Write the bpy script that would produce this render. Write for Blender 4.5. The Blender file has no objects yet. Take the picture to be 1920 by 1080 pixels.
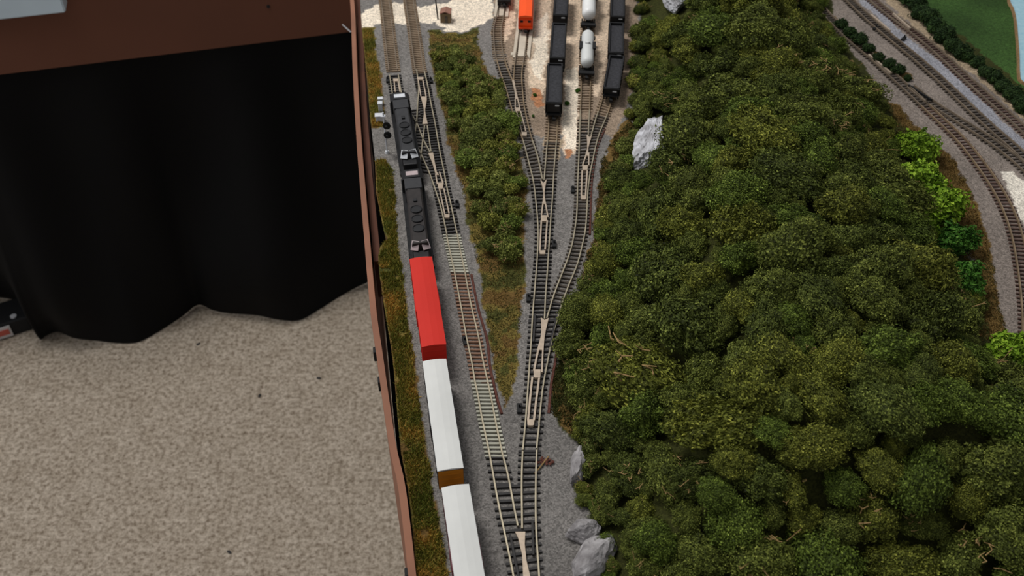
import bpy, bmesh, math, random
import numpy as np
from mathutils import Vector, Matrix, noise

random.seed(7)
rng = np.random.default_rng(11)
SC = bpy.context.scene
COL = SC.collection

# ------------------------------------------------------------------ camera, light, exposure
RAIL = 0.857                 # height of the rail tops above the carpet (m)
CAMH = 0.507                 # camera above the rail tops
FPX = 1802.0
PITCH = math.radians(42.3)   # looking down
CP, SP = math.cos(PITCH), math.sin(PITCH)
GROUND = -0.0026             # ballast surface, relative to the rail tops

cam_d = bpy.data.cameras.new('camera')
cam_d.sensor_width = 36.0
cam_d.lens = FPX / 1920 * 36.0
cam_d.clip_start = 0.02
cam_d.clip_end = 30
cam_d.dof.use_dof = True
cam_d.dof.focus_distance = 0.72
cam_d.dof.aperture_fstop = 15.0
cam = bpy.data.objects.new('camera', cam_d)
COL.objects.link(cam)
cam.location = (0, 0, RAIL + CAMH)
cam.rotation_euler = (math.pi / 2 - PITCH, 0, 0)
SC.camera = cam

world = bpy.data.worlds.new('room_light')
SC.world = world
world.use_nodes = True
world.node_tree.nodes['Background'].inputs[0].default_value = (0.96, 0.97, 1.0, 1)
world.node_tree.nodes['Background'].inputs[1].default_value = 0.33

def area(name, loc, target, size, power, col=(1, 1, 1)):
    d = bpy.data.lights.new(name, 'AREA')
    d.shape = 'RECTANGLE'; d.size = size[0]; d.size_y = size[1]
    d.energy = power; d.color = col
    o = bpy.data.objects.new(name, d); COL.objects.link(o)
    o.location = loc
    o.rotation_euler = (Vector(target) - Vector(loc)).to_track_quat('-Z', 'Y').to_euler()
    return o
area('ceiling_lamp', (-0.75, 1.25, 2.9), (0.15, 0.75, 0.85), (0.6, 0.6), 34, (1.0, 0.985, 0.96))
area('left_fill_light', (-2.6, 0.3, 2.2), (0.1, 0.6, 0.5), (1.4, 1.2), 18, (0.97, 0.985, 1.0))  # added light out of view, brightens the faces turned to the camera

SC.view_settings.view_transform = 'Standard'
SC.view_settings.look = 'None'
SC.view_settings.gamma = 1
SC.view_settings.use_curve_mapping = False
SC.view_settings.exposure = 0.0

# ------------------------------------------------------------------ helpers
def P(x, y, h=0.0):
    """Pixel of the 1920x1080 photograph -> world point at height h above the rail tops."""
    u, v = x - 960.0, y - 540.0
    dx, dy, dz = u, FPX * CP - v * SP, -FPX * SP - v * CP
    t = (CAMH - h) / -dz
    return Vector((dx * t, dy * t, RAIL + h))

def PF(x, y):
    return P(x, y, -RAIL)

def lin(c):
    c = c / 255.0
    return c / 12.92 if c <= 0.04045 else ((c + 0.055) / 1.055) ** 2.4

def RGB(c):
    return (lin(c[0]), lin(c[1]), lin(c[2]), 1.0)

def nd(nt, t, **kw):
    n = nt.nodes.new(t)
    for k, v in kw.items():
        setattr(n, k, v)
    return n

def mat(name, col, rough=0.6, var=0.12, scale=120.0, metal=0.0, bump=0.0, bscale=400.0, spec=0.4, sheen=0.0, col2=None):
    m = bpy.data.materials.new(name); m.use_nodes = True
    nt = m.node_tree; b = nt.nodes['Principled BSDF']
    b.inputs['Roughness'].default_value = rough
    b.inputs['Metallic'].default_value = metal
    b.inputs['Specular IOR Level'].default_value = spec
    b.inputs['Sheen Weight'].default_value = sheen
    tc = nd(nt, 'ShaderNodeTexCoord')
    nz = nd(nt, 'ShaderNodeTexNoise'); nz.inputs['Scale'].default_value = scale; nz.inputs['Detail'].default_value = 5
    nt.links.new(tc.outputs['Object'], nz.inputs['Vector'])
    r = nd(nt, 'ShaderNodeValToRGB')
    c = RGB(col)
    if col2 is not None:
        a0, a1 = RGB(col), RGB(col2)
    else:
        a0 = tuple(x * (1 - var) for x in c[:3]) + (1,)
        a1 = tuple(min(1, x * (1 + var)) for x in c[:3]) + (1,)
    r.color_ramp.elements[0].color = a0; r.color_ramp.elements[0].position = 0.35
    r.color_ramp.elements[1].color = a1; r.color_ramp.elements[1].position = 0.65
    nt.links.new(nz.outputs['Fac'], r.inputs['Fac'])
    nt.links.new(r.outputs['Color'], b.inputs['Base Color'])
    if bump:
        n2 = nd(nt, 'ShaderNodeTexNoise'); n2.inputs['Scale'].default_value = bscale; n2.inputs['Detail'].default_value = 4
        nt.links.new(tc.outputs['Object'], n2.inputs['Vector'])
        bp = nd(nt, 'ShaderNodeBump'); bp.inputs['Strength'].default_value = 1.0; bp.inputs['Distance'].default_value = bump
        nt.links.new(n2.outputs['Fac'], bp.inputs['Height'])
        nt.links.new(bp.outputs['Normal'], b.inputs['Normal'])
    return m

def tag(o, label=None, cat=None, group=None, kind=None):
    if label: o['label'] = label
    if cat: o['category'] = cat
    if group: o['group'] = group
    if kind: o['kind'] = kind
    return o

def empty(name, loc=(0, 0, 0), rz=0.0):
    o = bpy.data.objects.new(name, None); COL.objects.link(o)
    o.empty_display_size = 0.01
    o.location = loc; o.rotation_euler = (0, 0, rz)
    return o

def link_mesh(name, me, m=None, parent=None):
    o = bpy.data.objects.new(name, me); COL.objects.link(o)
    if m is not None:
        me.materials.clear(); me.materials.append(m)
    if parent is not None:
        o.parent = parent
    return o

def dup(root, loc=None, rz=None):
    r = root.copy(); COL.objects.link(r)
    if loc is not None: r.location = loc
    if rz is not None: r.rotation_euler = (0, 0, rz)
    for ch in list(root.children):
        c = ch.copy(); COL.objects.link(c); c.parent = r
        for g in list(ch.children):
            d = g.copy(); COL.objects.link(d); d.parent = c
    return r

class MB:
    def __init__(self): self.bm = bmesh.new()
    def box(self, c, s, rz=0.0, taper=None, rx=0.0, bev=0.0):
        """box centre c, full size s; taper=(tx,ty) shrinks the top"""
        r = bmesh.ops.create_cube(self.bm, size=1.0)
        vs = r['verts']
        for v in vs:
            if taper and v.co.z > 0:
                v.co.x *= taper[0]; v.co.y *= taper[1]
            v.co = Vector((v.co.x * s[0], v.co.y * s[1], v.co.z * s[2]))
        if bev:
            es = list({e for v in vs for e in v.link_edges})
            rr = bmesh.ops.bevel(self.bm, geom=es, offset=bev, segments=2, affect='EDGES', profile=0.5)
            vs = list({v for f in rr['faces'] for v in f.verts} | {v for v in vs if v.is_valid})
        M = Matrix.Translation(Vector(c)) @ Matrix.Rotation(rz, 4, 'Z') @ Matrix.Rotation(rx, 4, 'X')
        bmesh.ops.transform(self.bm, matrix=M, verts=vs)
        return self
    def tube(self, p0, p1, r0, r1=None, n=10):
        p0, p1 = Vector(p0), Vector(p1)
        d = p1 - p0
        if r1 is None: r1 = r0
        q = d.to_track_quat('Z', 'Y').to_matrix().to_4x4()
        M = Matrix.Translation((p0 + p1) / 2) @ q
        bmesh.ops.create_cone(self.bm, cap_ends=True, segments=n, radius1=r0, radius2=r1, depth=d.length, matrix=M)
        return self
    def lathe(self, prof, axis='Y', n=20, c=(0, 0, 0)):
        """prof: list of (pos along axis, radius)"""
        rings = []
        for p, r in prof:
            ring = []
            for i in range(n):
                a = 2 * math.pi * i / n
                x, z = r * math.cos(a), r * math.sin(a)
                co = (x, p, z) if axis == 'Y' else ((p, x, z) if axis == 'X' else (x, z, p))
                ring.append(self.bm.verts.new(Vector(co) + Vector(c)))
            rings.append(ring)
        for a, b in zip(rings, rings[1:]):
            for i in range(n):
                self.bm.faces.new((a[i], a[(i + 1) % n], b[(i + 1) % n], b[i]))
        self.bm.faces.new(rings[0]); self.bm.faces.new(rings[-1][::-1])
        return self
    def sphere(self, c, r, s=(1, 1, 1), sub=2):
        M = Matrix.Translation(Vector(c)) @ Matrix.Diagonal((s[0], s[1], s[2], 1))
        bmesh.ops.create_icosphere(self.bm, subdivisions=sub, radius=r, matrix=M)
        return self
    def prism(self, pts, z0, z1):
        n = len(pts)
        a = [self.bm.verts.new((p[0], p[1], z0)) for p in pts]
        b = [self.bm.verts.new((p[0], p[1], z1)) for p in pts]
        self.bm.faces.new(a[::-1]); self.bm.faces.new(b)
        for i in range(n):
            self.bm.faces.new((a[i], a[(i + 1) % n], b[(i + 1) % n], b[i]))
        return self
    def extrude_y(self, prof, y0, y1):
        """prof: closed list of (x,z)"""
        n = len(prof)
        a = [self.bm.verts.new((p[0], y0, p[1])) for p in prof]
        b = [self.bm.verts.new((p[0], y1, p[1])) for p in prof]
        self.bm.faces.new(a); self.bm.faces.new(b[::-1])
        for i in range(n):
            self.bm.faces.new((a[i], b[i], b[(i + 1) % n], a[(i + 1) % n]))
        return self
    def build(self, name, m, parent=None, smooth=False):
        bmesh.ops.recalc_face_normals(self.bm, faces=self.bm.faces)
        me = bpy.data.meshes.new(name)
        self.bm.to_mesh(me); self.bm.free()
        if smooth:
            me.polygons.foreach_set('use_smooth', [True] * len(me.polygons))
        return link_mesh(name, me, m, parent)

def smooth_poly(pts, n=6):
    """Catmull-Rom through 3D points"""
    pts = [Vector(p) for p in pts]
    if len(pts) < 3: return pts
    ext = [pts[0] * 2 - pts[1]] + pts + [pts[-1] * 2 - pts[-2]]
    out = []
    for i in range(1, len(ext) - 2):
        p0, p1, p2, p3 = ext[i - 1:i + 3]
        for k in range(n):
            t = k / n
            out.append(0.5 * ((2 * p1) + (p2 - p0) * t + (2 * p0 - 5 * p1 + 4 * p2 - p3) * t * t + (3 * p1 - p0 - 3 * p2 + p3) * t ** 3))
    out.append(pts[-1])
    return out

def relax(pts, it=3):
    pts = [p.copy() for p in pts]
    for _ in range(it):
        q = [pts[0]] + [(pts[i - 1] + pts[i] * 2 + pts[i + 1]) / 4 for i in range(1, len(pts) - 1)] + [pts[-1]]
        pts = q
    return pts

def resample(pts, step):
    L = [0]
    for a, b in zip(pts, pts[1:]): L.append(L[-1] + (b - a).length)
    n = max(2, int(round(L[-1] / step)) + 1)
    out = []; j = 0
    for i in range(n):
        d = L[-1] * i / (n - 1)
        while j < len(L) - 2 and L[j + 1] < d: j += 1
        t = (d - L[j]) / max(1e-9, L[j + 1] - L[j])
        out.append(pts[j].lerp(pts[j + 1], min(1, max(0, t))))
    return out

def cut(px, y0, y1):
    """part of a pixel polyline between image rows y0 < y1"""
    pts = sorted(px, key=lambda p: p[1])
    def at(y):
        if y <= pts[0][1]:
            (xa, ya), (xb, yb) = pts[0], pts[1]
        elif y >= pts[-1][1]:
            (xa, ya), (xb, yb) = pts[-2], pts[-1]
        else:
            for (xa, ya), (xb, yb) in zip(pts, pts[1:]):
                if ya <= y <= yb: break
        t = (y - ya) / (yb - ya)
        return (xa + (xb - xa) * t, y)
    return [at(y0)] + [p for p in pts if y0 + 1 < p[1] < y1 - 1] + [at(y1)]

def W(px, h=0.0):
    return relax(resample(smooth_poly([P(x, y, h) for x, y in px]), 0.006), 3)

def offset(pts, d):
    out = []
    for i, p in enumerate(pts):
        a = pts[max(0, i - 1)]; b = pts[min(len(pts) - 1, i + 1)]
        t = (b - a).normalized()
        out.append(p + Vector((t.y, -t.x, 0)) * d)
    return out

def ribbon(name, pts, w, z0, z1, m, parent=None, wtop=None):
    """bar of rectangular section along pts; z0/z1 relative to rail tops"""
    bm = bmesh.new(); rings = []
    wt = wtop if wtop is not None else w
    for i, p in enumerate(pts):
        a = pts[max(0, i - 1)]; b = pts[min(len(pts) - 1, i + 1)]
        t = (b - a); t.z = 0; t.normalize()
        n = Vector((t.y, -t.x, 0))
        rings.append([bm.verts.new(Vector((p.x, p.y, RAIL + z0)) + n * w / 2), bm.verts.new(Vector((p.x, p.y, RAIL + z1)) + n * wt / 2),
                      bm.verts.new(Vector((p.x, p.y, RAIL + z1)) - n * wt / 2), bm.verts.new(Vector((p.x, p.y, RAIL + z0)) - n * w / 2)])
    for a, b in zip(rings, rings[1:]):
        for i in range(4):
            bm.faces.new((a[i], a[(i + 1) % 4], b[(i + 1) % 4], b[i]))
    bm.faces.new(rings[0]); bm.faces.new(rings[-1][::-1])
    bmesh.ops.recalc_face_normals(bm, faces=bm.faces)
    me = bpy.data.meshes.new(name); bm.to_mesh(me); bm.free()
    return link_mesh(name, me, m, parent)

# ------------------------------------------------------------------ materials
M = {}
M['rail'] = mat('nickel_silver_rail', (172, 161, 138), 0.42, 0.12, 90, metal=0.55)
M['rail_rust'] = mat('weathered_rail', (140, 120, 95), 0.5, 0.2, 90, metal=0.3)
M['rail_dull'] = mat('dull_brown_rail', (118, 104, 88), 0.6, 0.2, 90, metal=0.2)
M['frog'] = mat('tan_frog_metal', (186, 168, 148), 0.45, 0.1, 300, metal=0.3)
M['tie_black'] = mat('black_plastic_sleeper', (38, 35, 34), 0.6, 0.25, 300)
M['tie_brown'] = mat('dark_brown_sleeper', (74, 66, 58), 0.75, 0.3, 300)
M['tie_grime'] = mat('grimy_tan_sleeper', (128, 110, 90), 0.85, 0.25, 300)
M['tie_rust'] = mat('rust_stained_sleeper', (138, 106, 86), 0.85, 0.25, 250)
M['tie_pale'] = mat('pale_concrete_sleeper', (178, 176, 160), 0.8, 0.12, 250)
M['tie_redbrown'] = mat('red_brown_sleeper', (92, 72, 64), 0.8, 0.25, 300)
M['cork'] = mat('red_brown_cork', (88, 50, 40), 0.9, 0.3, 500)
M['black'] = mat('satin_black_paint', (22, 22, 24), 0.5, 0.15, 200, spec=0.35)
M['blackmatt'] = mat('matt_black_plastic', (14, 14, 15), 0.7, 0.2, 200)
M['coal'] = mat('coal_load', (46, 46, 50), 0.8, 0.35, 500, bump=0.0006, bscale=900)
M['locogrey'] = mat('dark_grey_loco_roof', (50, 50, 52), 0.6, 0.12, 200, spec=0.3)
M['locobrown'] = mat('weathered_loco_roof', (48, 44, 43), 0.65, 0.14, 200, spec=0.25)
M['chromegrey'] = mat('pale_grey_panel', (206, 208, 212), 0.35, 0.08, 300)  # also paints the reflections on the leading locomotive
M['pinkgrey'] = mat('pinkish_painted_glare', (176, 160, 160), 0.4, 0.1, 300)  # paints the reflections on the second locomotive
M['red'] = mat('red_boxcar_paint', (198, 46, 36), 0.7, 0.03, 60, spec=0.2)
M['white'] = mat('white_roof_paint', (210, 210, 206), 0.7, 0.035, 60, spec=0.25)
M['maroon'] = mat('maroon_side_paint', (92, 30, 44), 0.5, 0.08, 60)
M['gold'] = mat('golden_brown_end_paint', (186, 116, 24), 0.5, 0.08, 60)
M['sidegrey'] = mat('black_car_side', (34, 32, 40), 0.5, 0.1, 60)
M['orange'] = mat('bright_orange_paint', (250, 84, 14), 0.45, 0.04, 60)
M['orange_dk'] = mat('orange_end_paint', (206, 60, 10), 0.5, 0.05, 60)
M['tank'] = mat('white_tank_paint', (228, 228, 226), 0.4, 0.05, 80)
M['tankgrey'] = mat('grey_tank_paint', (206, 207, 204), 0.45, 0.06, 80)
M['label'] = mat('white_marking', (190, 190, 192), 0.6, 0.02, 60)
M['steel'] = mat('dark_wheel_steel', (50, 46, 44), 0.5, 0.1, 100, metal=0.5)
M['fascia'] = mat('brown_fascia_board', (134, 90, 68), 0.75, 0.14, 18)
M['fascia_back'] = mat('brown_painted_panel', (96, 56, 38), 0.7, 0.10, 4)
M['cloth'] = mat('black_skirt_cloth', (5, 5, 6), 0.75, 0.12, 6, spec=0.15)
M['bluegrey'] = mat('blue_grey_plastic', (190, 206, 216), 0.55, 0.05, 10)
M['concrete'] = mat('pale_concrete_slab', (196, 184, 166), 0.85, 0.1, 80, bump=0.0002)
M['brick'] = mat('reddish_brown_roof', (150, 108, 92), 0.85, 0.12, 200)
M['olivewall'] = mat('olive_brown_wall', (110, 92, 68), 0.85, 0.12, 200)
M['rock'] = mat('grey_rock', (150, 148, 150), 0.85, 0.0, 90, bump=0.0012, bscale=220, col2=(205, 205, 210))
M['rock_dark'] = mat('mid_grey_rock', (116, 112, 112), 0.88, 0.0, 90, bump=0.0012, bscale=220, col2=(166, 162, 162))
M['twig'] = mat('tan_twig', (150, 122, 78), 0.8, 0.2, 200)
M['redlabel'] = mat('red_card', (170, 80, 66), 0.6, 0.1, 20)
M['paper'] = mat('white_card', (190, 186, 184), 0.6, 0.05, 20)
M['foam'] = mat('pinkish_plaster_edge', (150, 104, 92), 0.9, 0.2, 60)

def leaf_mat(name, a, b, c, hue=0.03, bright=0.3):
    """leaf colours a..c picked per leaf from the mesh attribute, shifted a little per bush"""
    m = bpy.data.materials.new(name); m.use_nodes = True
    nt = m.node_tree; bs = nt.nodes['Principled BSDF']
    bs.inputs['Roughness'].default_value = 0.75; bs.inputs['Specular IOR Level'].default_value = 0.2
    at = nd(nt, 'ShaderNodeAttribute', attribute_name='leaf')
    r = nd(nt, 'ShaderNodeValToRGB')
    e = r.color_ramp.elements
    e[0].position = 0.0; e[0].color = RGB(a)
    e[1].position = 1.0; e[1].color = RGB(c)
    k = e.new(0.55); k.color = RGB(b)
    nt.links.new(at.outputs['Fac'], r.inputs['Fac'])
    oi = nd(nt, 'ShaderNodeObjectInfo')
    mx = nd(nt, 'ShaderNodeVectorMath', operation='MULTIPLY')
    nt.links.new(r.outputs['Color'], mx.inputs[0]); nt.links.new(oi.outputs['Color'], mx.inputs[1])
    nt.links.new(mx.outputs[0], bs.inputs['Base Color'])
    return m
LM = {
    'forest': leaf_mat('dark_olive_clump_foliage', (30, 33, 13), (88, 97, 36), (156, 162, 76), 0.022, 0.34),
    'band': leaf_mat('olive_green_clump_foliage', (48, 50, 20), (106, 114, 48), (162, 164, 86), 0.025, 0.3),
    'bright': leaf_mat('yellow_green_foliage', (50, 74, 12), (118, 152, 34), (176, 200, 70), 0.012, 0.15),
    'emerald': leaf_mat('emerald_foliage', (24, 52, 12), (62, 108, 30), (118, 156, 66), 0.015, 0.15),
    'hedge': leaf_mat('dark_hedge_foliage', (18, 30, 12), (42, 64, 28), (74, 96, 44), 0.02, 0.2),
}

# ------------------------------------------------------------------ terrain of the layout
EDGE = [(668, -60), (675, 0), (679, 60), (688, 150), (694, 220), (703, 300), (705, 360), (713, 400), (719, 430), (727, 446), (713, 462), (709, 480), (711, 510), (718, 560),
        (726, 610), (733, 650), (738, 690), (742, 740), (746, 790), (752, 850), (762, 900), (769, 950), (774, 1000), (780, 1080), (793, 1180)]
edge_w = [P(x, y, GROUND) for x, y in EDGE]
edge_w.sort(key=lambda p: p.y)
EY = np.array([p.y for p in edge_w]); EX = np.array([p.x for p in edge_w])
Y0, Y1, X1 = 0.24, 1.62, 1.05

def proj_ground(X, Y, h=GROUND):
    Z = Y * CP + (CAMH - h) * SP
    return 960 + FPX * X / Z, 540 + FPX * ((CAMH - h) * CP - Y * SP) / Z

def inpoly(px, py, poly):
    inside = np.zeros(px.shape, bool)
    n = len(poly)
    for i in range(n):
        (xa, ya), (xb, yb) = poly[i], poly[(i + 1) % n]
        if ya == yb: continue
        c = ((ya > py) != (yb > py)) & (px < (xb - xa) * (py - ya) / (yb - ya) + xa)
        inside ^= c
    return inside

def segdist(px, py, poly, closed=True):
    d = np.full(px.shape, 1e9)
    n = len(poly)
    for i in range(n if closed else n - 1):
        ax, ay = poly[i]; bx, by = poly[(i + 1) % n]
        vx, vy = bx - ax, by - ay
        t = np.clip(((px - ax) * vx + (py - ay) * vy) / (vx * vx + vy * vy + 1e-12), 0, 1)
        d = np.minimum(d, np.hypot(px - ax - t * vx, py - ay - t * vy))
    return d

def vnoise(X, Y, scale, seed=0):
    """smooth value noise, vectorised"""
    r = np.random.default_rng(seed)
    T = r.random((256, 256))
    x, y = X * scale + 500, Y * scale + 500
    xi, yi = np.floor(x).astype(int), np.floor(y).astype(int)
    fx, fy = x - xi, y - yi
    fx, fy = fx * fx * (3 - 2 * fx), fy * fy * (3 - 2 * fy)
    g = lambda a, b: T[a & 255, b & 255]
    return (g(xi, yi) * (1 - fx) + g(xi + 1, yi) * fx) * (1 - fy) + (g(xi, yi + 1) * (1 - fx) + g(xi + 1, yi + 1) * fx) * fy - 0.5

HILL_PX = [(1205, -60), (1200, 60), (1196, 150), (1190, 230), (1160, 300), (1145, 370), (1130, 450), (1105, 530), (1075, 600), (1068, 680), (1085, 760), (1105, 830),
           (1110, 900), (1125, 960), (1135, 1020), (1115, 1080), (1110, 1180), (2300, 1180), (2160, 900), (1960, 760), (1860, 640), (1810, 540), (1765, 450), (1720, 370), (1690, 290),
           (1660, 230), (1610, 165), (1570, 110), (1545, 60), (1530, 0), (1510, -60)]
hill_w = [(P(x, y, GROUND).x, P(x, y, GROUND).y) for x, y in HILL_PX]
def hill_h(X, Y):
    X = np.asarray(X, float); Y = np.asarray(Y, float)
    ins = inpoly(X, Y, hill_w)
    d = segdist(X, Y, hill_w)
    t = np.clip(d / 0.13, 0, 1)
    h = 0.062 * (t * t * (3 - 2 * t)) * (1 + 0.5 * vnoise(X, Y, 9, 3))
    return np.where(ins, h, 0)
def gz(x, y):
    return RAIL + GROUND + float(hill_h(np.array([x]), np.array([y]))[0])

BALLAST = (118, 114, 110); BALLAST_R = (128, 118, 110); GRAVEL = (226, 212, 192); YARD = (206, 184, 160); YARDBROWN = (146, 128, 110)
GRASS = (108, 94, 46); DARKG = (52, 54, 22); ORANGEG = (104, 82, 44); FIELD = (54, 80, 36); ROAD = (142, 142, 148); RUST = (170, 118, 84); TAN = (160, 142, 118)
ZONES = [
    (BALLAST_R, [(1540, -60), (2200, -60), (2200, 1000), (1900, 760), (1800, 400), (1650, 220), (1560, 60)], 3),
    (YARDBROWN, [(930, -60), (1200, -60), (1192, 150), (1165, 230), (1150, 260), (1120, 240), (1080, 245), (1045, 250), (1010, 262), (985, 230), (960, 150), (928, 60)], 5),
    (YARD, [(955, -60), (1036, -60), (1032, 60), (1024, 130), (1018, 185), (1008, 200), (998, 182), (990, 150), (990, 100), (1000, 60), (1003, 20), (965, 20), (962, 62), (948, 80), (942, 50), (950, 10)], 4),
    (GRAVEL, [(1005, 40), (1028, 20), (1026, 100), (1018, 150), (1004, 150), (995, 120)], 4),
    (YARD, [(1058, -60), (1098, -60), (1090, 90), (1086, 150), (1087, 190), (1082, 240), (1084, 268), (1076, 290), (1058, 290), (1053, 260), (1054, 232), (1048, 218), (1058, 190), (1058, 100)], 3),
    (GRAVEL, [(1062, 130), (1084, 120), (1086, 180), (1080, 240), (1080, 270), (1074, 280), (1060, 278), (1055, 235), (1058, 190)], 3),
    (YARD, [(1112, -60), (1146, -60), (1143, 40), (1142, 90), (1132, 135), (1128, 165), (1120, 180), (1111, 172), (1108, 145), (1114, 100)], 4),
    (RUST, [(996, 165), (1016, 168), (1020, 198), (1006, 202), (998, 190)], 4),
    (RUST, [(1058, 276), (1074, 278), (1070, 294), (1062, 298)], 3),
    (TAN, [(1020, 255), (1056, 260), (1048, 300), (1020, 300)], 3),
    (GRAVEL, [(670, 28), (700, 12), (712, 10), (760, 6), (800, 12), (850, -5), (960, -60), (925, 0), (926, 34), (905, 46), (885, 53), (860, 58), (838, 56), (812, 44), (790, 42), (770, 44), (732, 44), (705, 48), (690, 56), (670, 60)], 4),
    (TAN, [(713, -60), (735, 128), (748, 128), (734, 0), (730, -60)], 2),
    (TAN, [(755, -60), (780, 128), (796, 128), (775, 0), (770, -60)], 2),
    (GRASS, [(802, 54), (850, 62), (896, 54), (898, 80), (905, 110), (935, 180), (962, 260), (988, 330), (984, 400), (982, 480), (984, 530), (976, 600), (970, 650), (966, 700), (958, 745), (946, 768), (936, 730),
             (922, 660), (906, 560), (898, 500), (880, 430), (866, 350), (842, 270), (822, 170), (806, 100)], 4),
    (GRASS, [(600, 52), (700, 52), (706, 100), (714, 140), (718, 180), (718, 238), (600, 240)], 3),
    (GRASS, [(600, 296), (722, 298), (738, 330), (742, 400), (744, 440), (752, 480), (758, 550), (769, 620), (777, 680), (784, 740), (794, 800), (803, 870), (815, 940), (827, 1000), (840, 1080), (852, 1200), (600, 1200)], 3),
    (ORANGEG, [(1182, 215), (1192, 240), (1160, 300), (1140, 370), (1128, 450), (1106, 520), (1090, 540), (1096, 490), (1112, 440), (1120, 370), (1128, 300), (1145, 262)], 4),
    (DARKG, [(1205, -60), (1200, 60), (1193, 150), (1188, 230), (1160, 300), (1140, 370), (1125, 450), (1098, 530), (1068, 600), (1052, 650), (1036, 710), (1030, 760), (1048, 800), (1080, 830), (1090, 880), (1110, 960), (1120, 1020),
             (1095, 1080), (1090, 1190), (2400, 1190), (2100, 800), (1940, 720), (1880, 640), (1840, 540), (1800, 450), (1762, 370), (1732, 300), (1700, 235), (1650, 165), (1600, 100), (1570, 55), (1560, 0), (1540, -60)], 3),
    (ORANGEG, [(1558, 20), (1575, 40), (1625, 75), (1660, 118), (1712, 140), (1718, 150), (1690, 148), (1640, 112), (1600, 88)], 3),
    (ORANGEG, [(1660, 185), (1690, 200), (1712, 232), (1745, 262), (1790, 300), (1815, 345), (1840, 410), (1856, 470), (1870, 540), (1880, 600), (1896, 640), (1860, 640), (1846, 560), (1830, 500), (1800, 420), (1770, 350), (1735, 290), (1700, 240)], 4),
    (ORANGEG, [(1046, 790), (1052, 760), (1075, 780), (1096, 800), (1090, 826), (1068, 812)], 4),
    (ROAD, [(1620, -10), (1640, 8), (1704, 72), (1770, 118), (1800, 150), (1894, 240), (1960, 300), (1950, 320), (1880, 254), (1780, 160), (1720, 106), (1685, 74), (1622, 12), (1600, -10)], 2),
    (TAN, [(1640, -40), (1740, 44), (1830, 118), (1960, 240), (1960, 262), (1850, 160), (1745, 78), (1660, 0)], 3),
    ((216, 208, 194), [(1876, 318), (1896, 322), (1940, 350), (1990, 420), (1990, 480), (1920, 420), (1904, 392), (1888, 355)], 4),
    (DARKG, [(1670, -60), (1700, 10), (1800, 96), (1880, 172), (1960, 250), (2300, 500), (2300, 100), (1960, 160), (1900, 120), (1800, 60), (1740, -10), (1730, -60)], 4),
    (FIELD, [(1700, -60), (1712, -5), (1762, 36), (1800, 66), (1880, 130), (1925, 170), (2300, 400), (2300, -60)], 3),
]

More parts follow.
